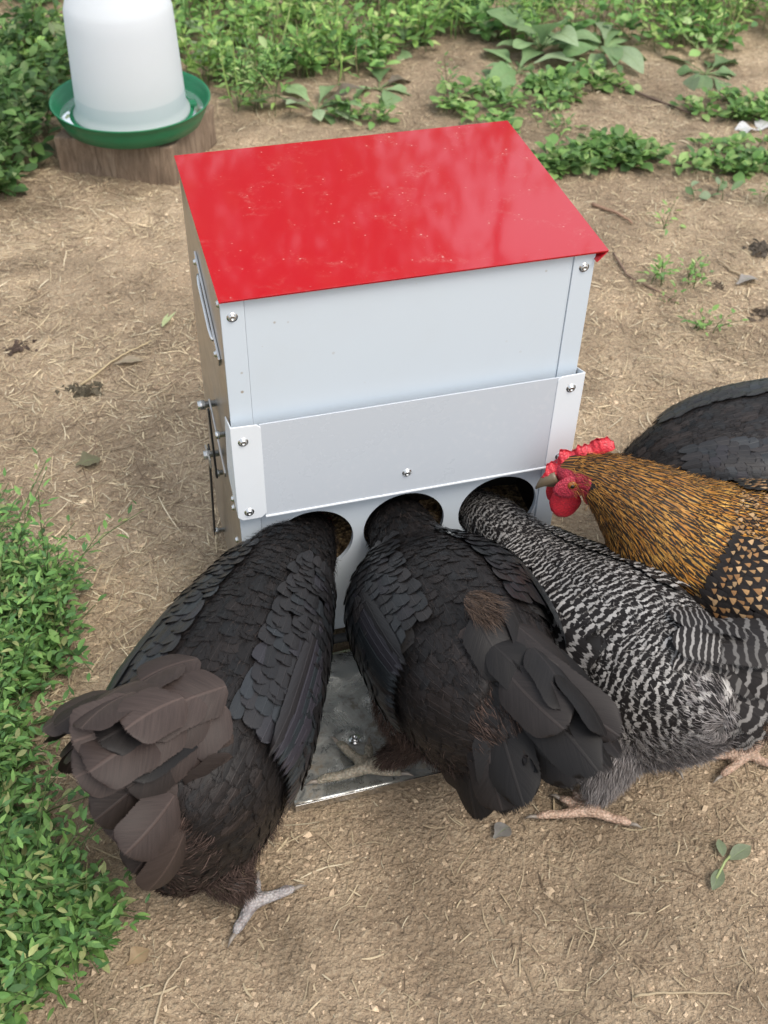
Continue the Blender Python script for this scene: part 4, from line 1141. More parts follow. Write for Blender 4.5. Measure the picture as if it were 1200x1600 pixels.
def cover(buf, surf, s0, s1, ds, sp, L, W, tintf, th=(R(-60), R(240)), lift=0.0035, h0=0.001, prof='round', phif=None, jit=0.3, skip=None, roll=0.12, lj=0.2):
    S, T = [], []
    k = 0; s = s0
    while s < s1:
        d = ds(s) if callable(ds) else ds
        w = sp(s) if callable(sp) else sp
        n = max(3, int((th[1] - th[0]) * float(surf.girth(np.array(s))) / w))
        a = th[0] + (np.arange(n) + 0.5 * (k % 2) + 0.25) / n * (th[1] - th[0])
        S.append(np.full(n, s) + rng.normal(0, jit * d, n)); T.append(a + rng.normal(0, jit * w, n) / max(float(surf.girth(np.array(s))), 0.02))
        s += d; k += 1
    S = np.concatenate(S); T = np.concatenate(T)
    if skip is not None:
        kk = ~skip(S, T); S, T = S[kk], T[kk]
    N = len(S)
    fl = lambda x: np.array([x(q) for q in S]) if callable(x) else np.full(N, x)
    feathers(buf, surf, S, T, fl(L) * rng.uniform(1 - lj, 1 + lj, N), fl(W) * rng.uniform(0.85, 1.15, N), (phif(S, T) if phif else 0) + rng.normal(0, 0.07, N), fl(lift) * rng.uniform(0.88, 1.15, N), np.full(N, h0) + rng.uniform(0, 0.0003, N), tintf(S, T), prof, roll=roll)

def blade(root, d, nrm, L, W, curl=0.5, prof='long', tint=(0.03, 0.03, 0.03), bend=0.0, cup=0.25, nv=16, nu=9):
    """one large feather, free of the body: returns a Buf"""
    root = np.asarray(root, float); d = unit(d); side = unit(np.cross(d, nrm)); nn = unit(np.cross(side, d))
    v = np.linspace(0, 1, nv); v = 1 - (1 - v) ** 1.35; pr = np.clip((v + 0.03) * (4.0 if prof == 'round' else 3.0), 0, 1) ** 0.6 * np.sqrt(np.clip(1 - np.clip((v - 0.70) / 0.302, 0, 1) ** 2.3, 0, 1))
    ang = curl * v ** 1.3; st = L * np.diff(v)
    cx = np.concatenate([[0], np.cumsum(np.cos(ang[1:]) * st)]); cz = -np.concatenate([[0], np.cumsum(np.sin(ang[1:]) * st)])
    cs = bend * L * v ** 2
    us = np.linspace(-1, 1, nu); rnd = random.random()
    V = np.empty((nv, nu, 3)); U = np.empty((nv, nu, 3))
    nick = [random.uniform(0.97, 1.0) for _ in range(nv)]
    for i in range(nv):
        for j, u in enumerate(us):
            w = u * pr[i] * W * 0.5 * (nick[i] if abs(u) > 0.9 else 1)
            back = 0.10 * L * (u * u) * v[i] ** 3
            V[i, j] = root + d * (cx[i] - back * math.cos(ang[i])) + nn * (cz[i] - cup * abs(w) * abs(u) + back * math.sin(ang[i])) + side * (w + cs[i])
            U[i, j] = (u, v[i], rnd)
    b = Buf(); gr = np.interp(v, [0, 0.25, 1], [1.35, 1.05, 0.92])[:, None, None] * np.interp(np.abs(us), [0, 1], [1.08, 0.90])[None, :, None]
    b.add(V, grid_faces(nu, nv), U, (np.asarray(tint, float)[None, None] * gr).reshape(-1, 3))
    return b

def hairs(buf, surf, n, s_rng, th_rng, L, tint, lift=0.35, w=0.0007, droop=0.3, flow=1.0, dens=None):
    s = rng.uniform(*s_rng, n); th = rng.uniform(*th_rng, n)
    if dens is not None:
        k = rng.uniform(0, 1, n) < dens(s, th); s, th = s[k], th[k]; n = len(s)
    P, N = surf.eval(s, th)
    e = 0.004
    P2, _ = surf.eval(s + e, th + rng.normal(0, 0.02, n))
    D = unit((P2 - P) * flow / e + N * lift + rng.normal(0, 0.28, (n, 3)) + np.array([0, 0, -droop]))
    l = L * rng.uniform(0.5, 1.3, n)[:, None]
    side = unit(np.cross(D, N + rng.normal(0, 0.5, (n, 3))))
    M = P + D * l * 0.55 + N * l * 0.10; E = P + D * l + np.array([0, 0, -0.12]) * l
    V = np.stack([P - side * w, P + side * w, M + side * w * 0.8, M - side * w * 0.8, E], 1)
    q = (np.array([[0, 1, 2, 3]])[None] + (np.arange(n) * 5)[:, None, None]).reshape(-1, 4)
    t3 = (np.array([[3, 2, 4]])[None] + (np.arange(n) * 5)[:, None, None]).reshape(-1, 3)
    uv = np.zeros((n, 5, 3)); uv[:, 4, 1] = 1
    tn = tint(n) if callable(tint) else np.tile(tint, (n, 1)) * rng.uniform(0.6, 1.35, (n, 1))
    buf.add(V.reshape(-1, 3), [q, t3], uv.reshape(-1, 3), np.repeat(tn, 5, 0))

def to_local(M, p): return np.array(M @ Vector(p))

def foot_tubes(ankle, yaw, size=1.0, toes=((0.62, 0.046), (0.0, 0.058), (-0.62, 0.048), (math.pi - 0.25, 0.028)), floor=0.0):
    """toe centre lines from the ankle: three forward, one back; returns [(points, radii)] and claw tubes"""
    out, claws = [], []
    ax, ay, az = ankle
    for k, (da, L) in enumerate(toes):
        L *= size; a = yaw + da
        c, s_ = math.cos(a), math.sin(a)
        kn = [(0, 0.0), (0.25, 0.004), (0.55, 0.002), (0.8, 0.0035), (1.0, 0.0)]
        P = [(ax + c * L * q, ay + s_ * L * q, (az + (floor + 0.0055 * size - az) * min(q / 0.30, 1)) + dz * size) for q, dz in kn]
        r = np.array([0.0078, 0.0066, 0.0054, 0.0056, 0.0034]) * size
        out.append((P, r))
        e = np.array(P[-1]); claws.append(([e - np.array([c, s_, 0]) * 0.004 * size, e + np.array([c * 0.006, s_ * 0.006, 0.0015]) * size, e + np.array([c * 0.013, s_ * 0.013, -0.003]) * size], np.array([0.0028, 0.0021, 0.0004]) * size))
    return out, claws

def build_body(name, surf, legs, root, mats, face=None, voxel=0.003):
    """torso, neck, skull and legs welded into one continuous skin"""
    b = Buf()
    ns, nt = 90, 40
    s = np.linspace(0, surf.len, ns); th = np.linspace(0, 2 * np.pi, nt, endpoint=False)
    A, Bq = np.meshgrid(s, th, indexing='ij')
    V = surf.pos(A.ravel(), Bq.ravel())
    i, j = np.meshgrid(np.arange(ns - 1), np.arange(nt), indexing='ij'); i = i.ravel(); j = j.ravel(); k = (j + 1) % nt
    b.add(V, [np.c_[i * nt + j, i * nt + k, (i + 1) * nt + k, (i + 1) * nt + j], np.arange(nt)[::-1][None], (np.arange(nt) + (ns - 1) * nt)[None]])
    segs = []
    for P, r in legs:
        q = np.linspace(0, len(P) - 1, len(P) * 5)
        P = np.asarray(P, float); P = np.stack([np.interp(q, np.arange(len(P)), P[:, c]) for c in range(3)], 1)
        r = np.interp(q, np.arange(len(r)), r)
        V, F = tube(P, r, 12); b.add(V, F); segs.append((P, r))
    me = b.mesh('body_raw', MAT['body_black'])
    bm = bmesh.new(); bm.from_mesh(me); bmesh.ops.recalc_face_normals(bm, faces=bm.faces); bm.to_mesh(me); bm.free()
    o = bpy.data.objects.new('body_raw', me); COL.objects.link(o)
    md = o.modifiers.new('r', 'REMESH'); md.mode = 'VOXEL'; md.voxel_size = voxel
    md2 = o.modifiers.new('s', 'SMOOTH'); md2.iterations = 2; md2.factor = 0.4
    dg = bpy.context.evaluated_depsgraph_get(); dg.update()
    me2 = bpy.data.meshes.new_from_object(o.evaluated_get(dg))
    bpy.data.objects.remove(o); bpy.data.meshes.remove(me)
    me2.materials.clear()
    for m in mats: me2.materials.append(m)
    nP = len(me2.polygons); c = np.empty(nP * 3); me2.polygons.foreach_get('center', c); c = c.reshape(-1, 3)
    mi = np.zeros(nP, np.int32)
    lp = np.concatenate([P for P, r in segs]) if segs else np.zeros((0, 3))
    near = np.zeros(nP, bool)
    lowz = c[:, 2] < 0.06
    idx = np.where(lowz)[0]
    if len(idx) and len(lp):
        for ch in np.array_split(idx, max(1, len(idx) // 4000)):
            d = np.min(np.linalg.norm(c[ch, None] - lp[None], axis=2), axis=1); near[ch] = d < 0.0125
    mi[near] = 1
    if face is not None:
        mi[face(c)] = 2
    me2.polygons.foreach_set('material_index', mi)
    me2.polygons.foreach_set('use_smooth', np.ones(nP, bool))
    me2.name = name
    o = bpy.data.objects.new(name, me2); COL.objects.link(o); o.parent = root
    return o

def head_parts(root, H, f, up, sc=1.0, comb_h=1.0, wattle=1.0, flop=0.0):
    """beak, comb, wattles, ear lobes and eyes around a skull at H looking along f"""
    H = np.asarray(H, float); f = unit(f); l = unit(np.cross(up, f)); u = np.cross(f, l)
    M = lambda x, y, z: H + (f * x + l * y + u * z) * sc
    bk = Buf()
    q = np.linspace(0, 1, 8)
    P = np.array([M(0.014 + 0.020 * t_, 0, 0.000 - 0.007 * t_ ** 2.2) for t_ in q]); V, F = tube(P, (0.0068 * (1 - q ** 1.6) + 0.0006) * sc, 12); bk.add(V, F)
    P = np.array([M(0.012 + 0.014 * t_, 0, -0.0062 - 0.001 * t_) for t_ in q]); V, F = tube(P, (0.0048 * (1 - q ** 1.5) + 0.0005) * sc, 10); bk.add(V, F)
    bk.build('beak', MAT['beak_horn'], root)
    # single comb: base follows the crown, five points
    n, m = 96, 8
    t_ = np.linspace(0, 1, n)
    bx = 0.026 - 0.066 * t_; bz = 0.0005 + 0.014 * np.sin(np.clip(t_ * 1.25, 0, 1) * math.pi * 0.62) + 0.000 * t_
    pk = np.array([0.02, 0.14, 0.25, 0.34, 0.47, 0.56, 0.70, 0.80, 0.93, 1.0]); ph_ = np.array([0.35, 0.95, 0.15, 1.25, 0.20, 0.75, 0.30, 1.20, 1.05, 0.25])
    pts = np.interp(t_, pk, ph_)
    hh = (0.005 + 0.013 * np.sin(np.clip(t_ * 0.92 + 0.05, 0, 1) * math.pi) ** 0.8) * (0.28 + 0.95 * pts + 0.05 * np.sin(t_ * 70)) * comb_h
    lean = (-0.25 + 0.5 * t_)
    V = []
    for sg in (1, -1):
        for j in range(m):
            k = j / (m - 1)
            thk = 0.0030 * (1 - k ** 2.0) + 0.0004
            for i in range(n):
                wob = flop * hh[i] * k * k + (0.0018 * math.sin(i * 0.26) + 0.0006 * math.sin(i * 0.9)) * k
                V.append(M(bx[i] - hh[i] * k * lean[i] * 0.8, sg * thk * (1 if 2 < i < n - 3 else 0.6) + wob, bz[i] - 0.003 + (hh[i] + 0.003) * k))
    g = grid_faces(n, m); off = n * m
    top = np.c_[np.arange(n - 1) + (m - 1) * n, np.arange(1, n) + (m - 1) * n, np.arange(1, n) + (m - 1) * n + off, np.arange(n - 1) + (m - 1) * n + off]
    e0 = np.c_[np.arange(m - 1) * n, np.arange(1, m) * n, np.arange(1, m) * n + off, np.arange(m - 1) * n + off]
    b = Buf(); b.add(np.array(V), [g[:, ::-1], g + off, top, e0, e0[:, ::-1] + n - 1]); b.build('comb', MAT['comb_red'], root)
    for sg in (1, -1):
        def blob(name, c0, size, mat, tilt=0.0, n1=14, n2=18, drop=0.0):
            V = []
            for i in range(n1 + 1):
                a = math.pi * i / n1
                for j in range(n2):
                    p = 2 * math.pi * j / n2
                    x, y, z = math.sin(a) * math.cos(p), math.sin(a) * math.sin(p), math.cos(a)
                    z2 = z; wd = 1.0 + drop * (-z)
                    cr = 1 + 0.10 * math.sin(p * 5 + z * 4)
                    V.append(M(c0[0] + size[0] * x * wd * cr + tilt * (z - 1) * size[2], c0[1] + size[1] * y, c0[2] + size[2] * z2))
            i, j = np.meshgrid(np.arange(n1), np.arange(n2), indexing='ij'); i = i.ravel(); j = j.ravel(); k = (j + 1) % n2
            b = Buf(); b.add(np.array(V), np.c_[i * n2 + j, (i + 1) * n2 + j, (i + 1) * n2 + k, i * n2 + k]); return b.build(name, mat, root)
        blob('wattle', (0.012, sg * 0.0075, -0.024 * (0.5 + 0.5 * wattle)), (0.0120 * wattle, 0.0036, 0.0170 * wattle), MAT['comb_red'], -0.10, drop=0.12)
        blob('ear_lobe', (-0.0110, sg * 0.0140, -0.0225), (0.0095, 0.0042, 0.0125), MAT['face_red'], drop=0.15)
        blob('face_skin', (0.0005, sg * 0.0128, -0.0055), (0.0190, 0.0052, 0.0125), MAT['face_red'])
        e = blob('eye', (0.0035, sg * 0.0164, -0.0005), (0.0042, 0.0026, 0.0042), MAT['iris'], n1=10, n2=12)
        b = Buf()
        V = []
        c0 = (0.0037, sg * 0.0180, -0.0004)
        for i in range(7):
            a = math.pi * i / 6
            for j in range(10):
                p = 2 * math.pi * j / 10
                V.append(M(c0[0] + 0.0022 * math.sin(a) * math.cos(p), c0[1] + 0.0016 * math.sin(a) * math.sin(p), c0[2] + 0.0022 * math.cos(a)))
        i, j = np.meshgrid(np.arange(6), np.arange(10), indexing='ij'); i = i.ravel(); j = j.ravel(); k = (j + 1) % 10
        b.add(np.array(V), np.c_[i * 10 + j, (i + 1) * 10 + j, (i + 1) * 10 + k, i * 10 + k]); b.build('pupil', MAT['eye'], e)

def pick(pal, p, n, j=0.25): 
    pal = np.asarray(pal); return pal[rng.choice(len(pal), n, p=p)] * rng.uniform(1 - j, 1 + j, (n, 1))

BLACK = [(0.0095, 0.0088, 0.0090), (0.0130, 0.0115, 0.0115), (0.0180, 0.0148, 0.0140), (0.0110, 0.0118, 0.0130)]
BROWN = [(0.031, 0.0225, 0.0200), (0.042, 0.0310, 0.0275), (0.019, 0.0145, 0.0132)]
SHEEN = [(0.018, 0.022, 0.025), (0.024, 0.029, 0.034), (0.017, 0.0155, 0.0165), (0.024, 0.0225, 0.028)]  # blue-green gloss of the wing feathers, put into their tint

def make_hen(label, root_xy, heading, stations, legs, style, tail, wing_s, group='hens feeding at the feeder', head_dir=None, head_up=(0, 0, 1), head_c=None, leg_mat='leg_grey', name='hen', seed=1, head_s=0.0, fluff_tint=(0.05, 0.036, 0.031), sheen=1.0, nfl=26000, head_sc=1.0, tone=1.0):
    """stations are world (x, y, z, half width, half height up, half height down) from the head end to the rump"""
    global rng
    rng = np.random.default_rng(seed); random.seed(seed)
    hd = math.atan2(heading[1], heading[0])
    root = thing(name, label, 'hen', (root_xy[0], root_xy[1], 0), hd, group)
    Mi = (Matrix.Translation((root_xy[0], root_xy[1], 0)) @ Matrix.Rotation(hd, 4, 'Z')).inverted()
    rot = np.array(Mi.to_3x3())
    st = np.array([[*to_local(Mi, s[:3]), *s[3:]] for s in stations])
    surf = Loft(st)
    tubes_, claws = [], []
    for leg in legs:
        a, k = to_local(Mi, leg['ankle']), to_local(Mi, leg['hock'])
        hip = to_local(Mi, leg['hip'])
        tubes_.append(([hip, (hip + k) / 2 + np.array([0.01, 0, 0]), k, k * 0.5 + a * 0.5, a, a + np.array([0, 0, -0.004])], np.array([0.030, 0.024, 0.0105, 0.0078, 0.0082, 0.0075])))
        ft, cl = foot_tubes(a, leg['yaw'] - hd, leg.get('size', 1.0), leg.get('toes', ((0.62, 0.046), (0.0, 0.058), (-0.62, 0.048), (math.pi - 0.25, 0.028))), leg.get('floor', 0.0))
        tubes_ += ft; claws += cl
    hdv = rot @ np.asarray(head_dir, float) if head_dir is not None else -surf.T[0]
    hc = to_local(Mi, head_c) if head_c is not None else surf.C[int(399 * 0.02)] + np.array([0, 0, 0.0])
    facef = (lambda c: np.linalg.norm(c - hc, axis=1) < 0.036) if style == 'gold' else None
    dark = style in ('black', 'dull')
    mats = [MAT['body_grey'] if style == 'barred' else MAT['body_black'], MAT[leg_mat], MAT['face_red']]
    build_body('body', surf, tubes_, root, mats, facef)
    for P, r in claws:
        b = Buf(); V, F = tube(P, r, 7); b.add(V, F); b.build('claw', MAT['claw'], root)
    head_parts(root, hc, hdv, np.array(head_up, float), head_sc, *( (0.50, 1.1, -0.5) if style == 'gold' else (0.55, 0.6)))
    Ls = surf.len
    neck_end, rump = wing_s[0] + 0.005, Ls - 0.02
    fm = {'black': 'dark_feather', 'dull': 'dark_feather', 'barred': 'barred_feather', 'gold': 'spangled_feather'}[style]
    hm = {'gold': 'gold_hackle'}.get(style, fm)
    lm = {'barred': 'barred_flight', 'black': 'tail_plume', 'dull': 'tail_plume'}.get(style, fm)
    wm = {'black': 'glossy_feather', 'dull': 'glossy_feather'}.get(style, fm)
    # tints by zone
    def tint_body(S, T):
        n = len(S)
        if style == 'barred': return np.ones((n, 3)) * rng.uniform(0.75, 1.1, (n, 1))
        if style == 'gold': return pick([(0.33, 0.19, 0.085), (0.42, 0.27, 0.14), (0.26, 0.135, 0.055)], [.4, .3, .3], n)
        c = pick(BLACK, [.34, .33, .18, .15], n, 0.25 if tone == 1 else 0.12) * tone
        c = c * 0.6 + c.mean(0) * 0.4
        br = np.clip((S - (rump - 0.14)) / 0.14, 0, 1)[:, None] * rng.uniform(0.0, 0.8, (n, 1))
        c = c * (1 - br) + pick(BROWN, [.4, .15, .45], n) * 0.75 * br
        return c
    def tint_hackle(S, T):
        n = len(S)
        if style == 'gold':
            k = np.clip((S - head_s) / 0.16, 0, 1)[:, None]
            a = pick([(0.21, 0.088, 0.020), (0.16, 0.066, 0.016), (0.27, 0.125, 0.032)], [.4, .3, .3], n)
            bb = pick([(0.54, 0.25, 0.042), (0.62, 0.34, 0.075), (0.42, 0.17, 0.028)], [.45, .3, .25], n)
            return a * (1 - k) + bb * k
        if style == 'barred': return np.ones((n, 3)) * rng.uniform(0.75, 1.05, (n, 1))
        return pick(BLACK, [.45, .35, .08, .12], n) * 0.9 * tone
    # body feathers
    pl = Buf()
    sc = {'barred': 0.70, 'gold': 0.74}.get(style, 1.0)
    grow = lambda s: np.clip((s - neck_end) / 0.16, 0, 1)
    cover(pl, surf, neck_end - 0.03, rump, lambda s: (0.0095 + 0.0045 * grow(s)) * sc, lambda s: (0.0120 + 0.0060 * grow(s)) * sc,
          lambda s: (0.030 + 0.014 * grow(s)) * sc, lambda s: (0.0165 + 0.0085 * grow(s)) * sc, tint_body, (R(-70), R(250)), lift=0.0020, roll=0.02)
    pl.build('body_plumage', MAT[fm], root, kind='stuff')
    # neck hackle, longer towards the shoulders
    hk = Buf()
    g2 = lambda s: np.clip((s - head_s) / max(neck_end - head_s, 0.05), 0, 1)
    skip = None
    if style == 'gold':
        skip = lambda S, T: ((S < head_s + 0.024) & (np.sin(T) < 0.62)) | (rng.uniform(0, 1, len(S)) < np.clip((S - neck_end) / 0.10, 0, 0.9))
    rnd_ = {'black': (1.0, 'round'), 'dull': (1.0, 'round'), 'barred': (0.9, 'round'), 'gold': (0.55, 'hackle')}[style]
    cover(hk, surf, max(head_s - 0.012, 0.004), neck_end + (0.11 if style == 'gold' else 0.03), lambda s: 0.0045 + 0.004 * g2(s), lambda s: (0.0055 + 0.0055 * g2(s)) * rnd_[0],
          lambda s: (0.020 if style == 'gold' else 0.015) + (0.036 if style == 'gold' else 0.017) * g2(s), lambda s: (0.0075 + 0.0085 * g2(s)) * (0.75 if style == 'gold' else 1), tint_hackle, (R(-90), R(270)), lift=0.0022, h0=0.0006, prof=rnd_[1], skip=skip, roll=0.04)
    hk.build('neck_hackle', MAT[hm], root, kind='stuff')
    # wings
    s0, s1 = wing_s
    for side in (1, -1):
        wg = Wing(surf, s0, s1, side)
        qs = np.linspace(0.0, 1.0, 14); ss = np.linspace(s0 - 0.005, s1 - 0.025, 26)
        A, Q = np.meshgrid(ss, qs); TH = wg.th(Q)
        P, n = wg.eval(A.ravel(), TH.ravel())
        b = Buf(); b.add(P - n * 0.0015, grid_faces(26, 14), None, (0.02, 0.02, 0.02))
        wob = b.build('wing', MAT['body_black'], root)
        # large flight feathers along the lower edge, each a piece of its own
        nS = 14
        for i in range(nS):
            k = i / (nS - 1)
            q = 0.985 - 0.66 * k
            sA = s0 + 0.045 + 0.035 * k; L = (s1 - sA) * (0.93 + 0.10 * (1 - k)) + 0.012
            tn = {'barred': np.ones(3) * 0.95, 'gold': np.array([0.40, 0.23, 0.10])}.get(style)
            if tn is None:
                tn = pick(SHEEN, [.3, .3, .25, .15], 1)[0] * sheen * (1.5 - 0.6 * k)
            fb = Buf()
            feathers(fb, wg, np.array([sA]), np.array([float(wg.th(q))]), np.array([L]), np.array([0.0215]), np.array([(0.10 - 0.05 * k) * (1 if side > 0 else -1)]), np.array([0.0045]), np.array([0.0015 + 0.0055 * k]), tn[None], 'long', camber=0.16, roll=0.05)
            fb.build('flight_feather', MAT[wm if dark else lm], wob)
        cv = Buf()
        def tint_wing(S, T):
            n_ = len(S)
            if not dark: return tint_body(S, T)
            k = np.clip((S - s0) / (s1 - s0), 0, 1)[:, None]
            a = pick(BLACK, [.3, .35, .2, .15], n_, 0.25 if tone == 1 else 0.12) * tone; bb = pick(SHEEN, [.27, .28, .3, .15], n_) * sheen
            c_ = np.where(rng.uniform(0, 1, (n_, 1)) < 0.25 + 0.7 * k, bb, a); return c_ * 0.55 + c_.mean(0) * 0.45
        span = (min(wg.th(-0.04), wg.th(0.90)), max(wg.th(-0.04), wg.th(0.90)))
        cs = {'barred': 0.72, 'gold': 0.74}.get(style, 0.80)
        gw = lambda s: np.clip((s - s0) / 0.13, 0, 1)
        cover(cv, wg, s0 - 0.012, s1 - 0.055, lambda s: (0.010 + 0.007 * gw(s)) * cs, lambda s: (0.012 + 0.007 * gw(s)) * cs, lambda s: (0.026 + 0.024 * gw(s)) * cs, lambda s: (0.0175 + 0.008 * gw(s)) * cs,
              tint_wing, span, lift=0.0026, h0=0.0050, roll=0.02, jit=0.14)
        cv.build('wing_coverts', MAT[wm], wob, kind='stuff')
    # tail: a tent of broad feathers, coverts laid over its root
    tr = to_local(Mi, tail['root']); td = unit(rot @ np.array(tail['dir'], float)); tl = tail.get('len', 0.125)
    tside = unit(np.cross(np.array([0, 0, 1.0]), td)); tup = np.cross(td, tside)
    ntf = tail.get('n', 8)
    def tail_row(nm, n, Lf, W, back, rise, pal, p, prof, k0=0.0, k1=1.0, curl=0.3):
        for sd_ in (1, -1):
            for i in range(n):
                k = k0 + (k1 - k0) * (i + random.uniform(-.15, .15)) / max(n - 1, 1); k = max(k, 0.0)
                d = td * (1 - 0.25 * k) + tside * sd_ * (tail.get('fan', 0.55) * k + 0.05) + tup * (-tail.get('drop', 0.75) * k ** 1.15 + 0.10)
                d = d + rng.normal(0, tail.get('mess', 0.07), 3)
                nr = tup * (1 - 0.60 * k) + tside * sd_ * (0.35 + 0.85 * k) + td * 0.15 + rng.normal(0, tail.get('mess', 0.07) * 1.6, 3)
                rt = tr + unit(d) * back + tside * sd_ * (0.008 + tail.get('base', 0.030) * k + rise) - tup * (tail.get('low', 0.050) * k - rise)
                blade(rt, d, nr, tl * Lf * random.uniform(0.92, 1.08) * (1 - 0.08 * k), W * random.uniform(0.9, 1.12), curl * random.uniform(0.8, 1.3), prof, pick(pal, p, 1)[0], random.uniform(-.08, .08), 0.22).build(nm, MAT[lm], root)
    tail_row('tail_feather', ntf, 1.0, tail.get('w', 0.048), -0.02, 0.0, tail.get('pal', BLACK), tail.get('p', [.3, .3, .25, .15]), 'long')
    cp_, cq_ = tail.get('cpal', BROWN), tail.get('cp', [.45, .3, .25])
    for n_, Lf_, W_, bk_, rs_ in tail.get('rows', ((6, 0.78, 0.052, -0.022, 0.004), (5, 0.60, 0.052, -0.030, 0.008), (4, 0.44, 0.048, -0.040, 0.012))):
        tail_row('tail_covert', n_, Lf_, W_, bk_, rs_, cp_, cq_, 'round', 0.0, tail.get('kc', 0.92), 0.55)
    # loose fluff on the flanks, thighs and under the tail
    fl = Buf()
    if style == 'barred':
        tf = lambda n: pick([(0.23, 0.21, 0.205), (0.34, 0.315, 0.305), (0.12, 0.11, 0.108)], [.5, .2, .3], n)
    else:
        tf = lambda n: pick([np.array(fluff_tint), np.array(fluff_tint) * 1.6, np.array(fluff_tint) * 0.5], [.5, .2, .3], n)
    low = lambda s, th: np.clip((-0.08 if style == 'barred' else -0.25) - np.sin(th), 0, 1) ** 0.7 * np.clip((s - (Ls - 0.27)) / 0.08, 0, 1)
    hairs(fl, surf, nfl, (Ls - 0.27, Ls - 0.004), (R(-190), R(10)), 0.015, tf, 0.42, 0.00030, 0.30, 0.75, low)
    for leg in legs:
        a, k, hip = (to_local(Mi, leg[q]) for q in ('ankle', 'hock', 'hip'))
        lo_ = k * 0.35 + a * 0.65
        th_s = Loft([(*p_, r_, r_, r_) for p_, r_ in ((hip, 0.050), (hip * 0.5 + k * 0.5, 0.043), (k, 0.030 * leg.get('thigh', 1)), (lo_ * 0.6 + k * 0.4, 0.020 * leg.get('thigh', 1)), (lo_, 0.010 * leg.get('thigh', 1)))])
        hairs(fl, th_s, nfl // 4, (0.0, th_s.len), (0, 6.28), 0.015, tf, 0.45, 0.00034, 0.5, 0.9)
    tuft = type('tuft', (), dict(eval=lambda self, s, th: ((lambda v: (tr + v * np.array([0.019, 0.015, 0.005]) + np.array([0, 0, 0.012]) - td * 0.040, unit(v * 0.30 + tup * 0.5 + td * 1.1)))(unit(rng.normal(0, 1, (len(s), 3)))))))()
    if tail.get('tuft'): hairs(fl, tuft, 600, (0, 1), (0, 1), 0.020, lambda n: pick([(0.115, 0.080, 0.060), (0.075, 0.054, 0.044)], [.5, .5], n), 1.0, 0.00028, 0.0, 0.0)
    hairs(fl, surf, nfl // (12 if style != 'barred' else 40), (Ls - 0.03, Ls), (0, 6.28), 0.016, tf, 0.5, 0.00045, 0.1, 0.9)
    if style == 'barred': th_ = lambda n: pick([(0.30, 0.285, 0.27), (0.016, 0.014, 0.014)], [.4, .6], n)
    elif style == 'gold': th_ = lambda n: pick([(0.45, 0.23, 0.06), (0.016, 0.013, 0.011), (0.28, 0.13, 0.035)], [.3, .45, .25], n)
    else: th_ = lambda n: pick([(0.012, 0.011, 0.011), (0.024, 0.020, 0.019), (0.045, 0.035, 0.031)], [.5, .35, .15], n)
    off = type('off', (), dict(eval=lambda self, s, th: (lambda P, N: (P + N * 0.0025, N))(*surf.eval(s, th))))()
    hairs(fl, off, 9000 if style != 'gold' else 7000, (head_s, Ls - 0.02), (R(-40), R(220)), 0.010, th_, 0.16, 0.00022, 0.02, 1.0)
    fl.build('fluff', MAT['down'], root, kind='stuff')
    return root, surf

def axis_stations(p0, d, prof, sc=1.0, bend=0.0):
    """world stations along a heading from p0 backwards: (t, z, a, bu, bd)"""
    d = unit(np.array(d, float)); sd_ = np.array([-d[1], d[0]])
    out = []
    for t_, z, a, bu, bd in prof:
        q = p0 + d * t_ * sc + sd_ * bend * (t_ * sc) ** 2
        out.append((q[0], q[1], z, a * sc, bu * sc, bd * sc))
    return out

HEAD0 = [(-0.066, 0.190, 0.011, 0.011, 0.011), (-0.054, 0.192, 0.0195, 0.019, 0.019), (-0.030, 0.197, 0.030, 0.029, 0.030)]
# left black hen
d1 = unit(np.array([-0.53, -0.848]))
F1 = HEAD0 + [(0.0, 0.205, 0.042, 0.036, 0.040), (0.035, 0.214, 0.051, 0.044, 0.052), (0.075, 0.219, 0.057, 0.052, 0.064), (0.115, 0.220, 0.063, 0.061, 0.082), (0.165, 0.217, 0.074, 0.076, 0.104), (0.220, 0.213, 0.083, 0.088, 0.122),
              (0.275, 0.209, 0.093, 0.094, 0.142), (0.318, 0.205, 0.094, 0.093, 0.160), (0.350, 0.201, 0.089, 0.086, 0.160), (0.380, 0.197, 0.074, 0.072, 0.146), (0.404, 0.194, 0.048, 0.052, 0.104), (0.418, 0.195, 0.020, 0.028, 0.045), (0.424, 0.195, 0.004, 0.005, 0.005)]
st = axis_stations(np.array([-0.130, -0.002]), d1, F1, 1.0)
make_hen('black hen at the left feeding hole with a bushy brown-grey tail turned to the grass', (-0.27, -0.21), -d1, st,
         [dict(ankle=(-0.264, -0.336, 0.012), hock=(-0.290, -0.325, 0.085), hip=(-0.27, -0.26, 0.17), yaw=R(8), size=1.12, toes=((1.1, 0.026), (0.0, 0.043), (-2.45, 0.034), (1.7, 0.026))),
          dict(ankle=(-0.335, -0.225, 0.012), hock=(-0.345, -0.25, 0.085), hip=(-0.32, -0.22, 0.17), yaw=R(60))],
         'black', dict(root=(-0.298, -0.270, 0.316), dir=(-0.84, -0.34, 0.32), len=0.128, fan=0.42, drop=1.25, n=11, w=0.056, base=0.050, low=0.075, mess=0.13, rows=((8, 0.62, 0.056, 0.046, 0.003), (8, 0.60, 0.058, 0.018, 0.008), (6, 0.58, 0.056, -0.008, 0.013), (4, 0.48, 0.050, -0.028, 0.016))), (0.145, 0.405), leg_mat='leg_grey', seed=11, fluff_tint=(0.060, 0.041, 0.035))

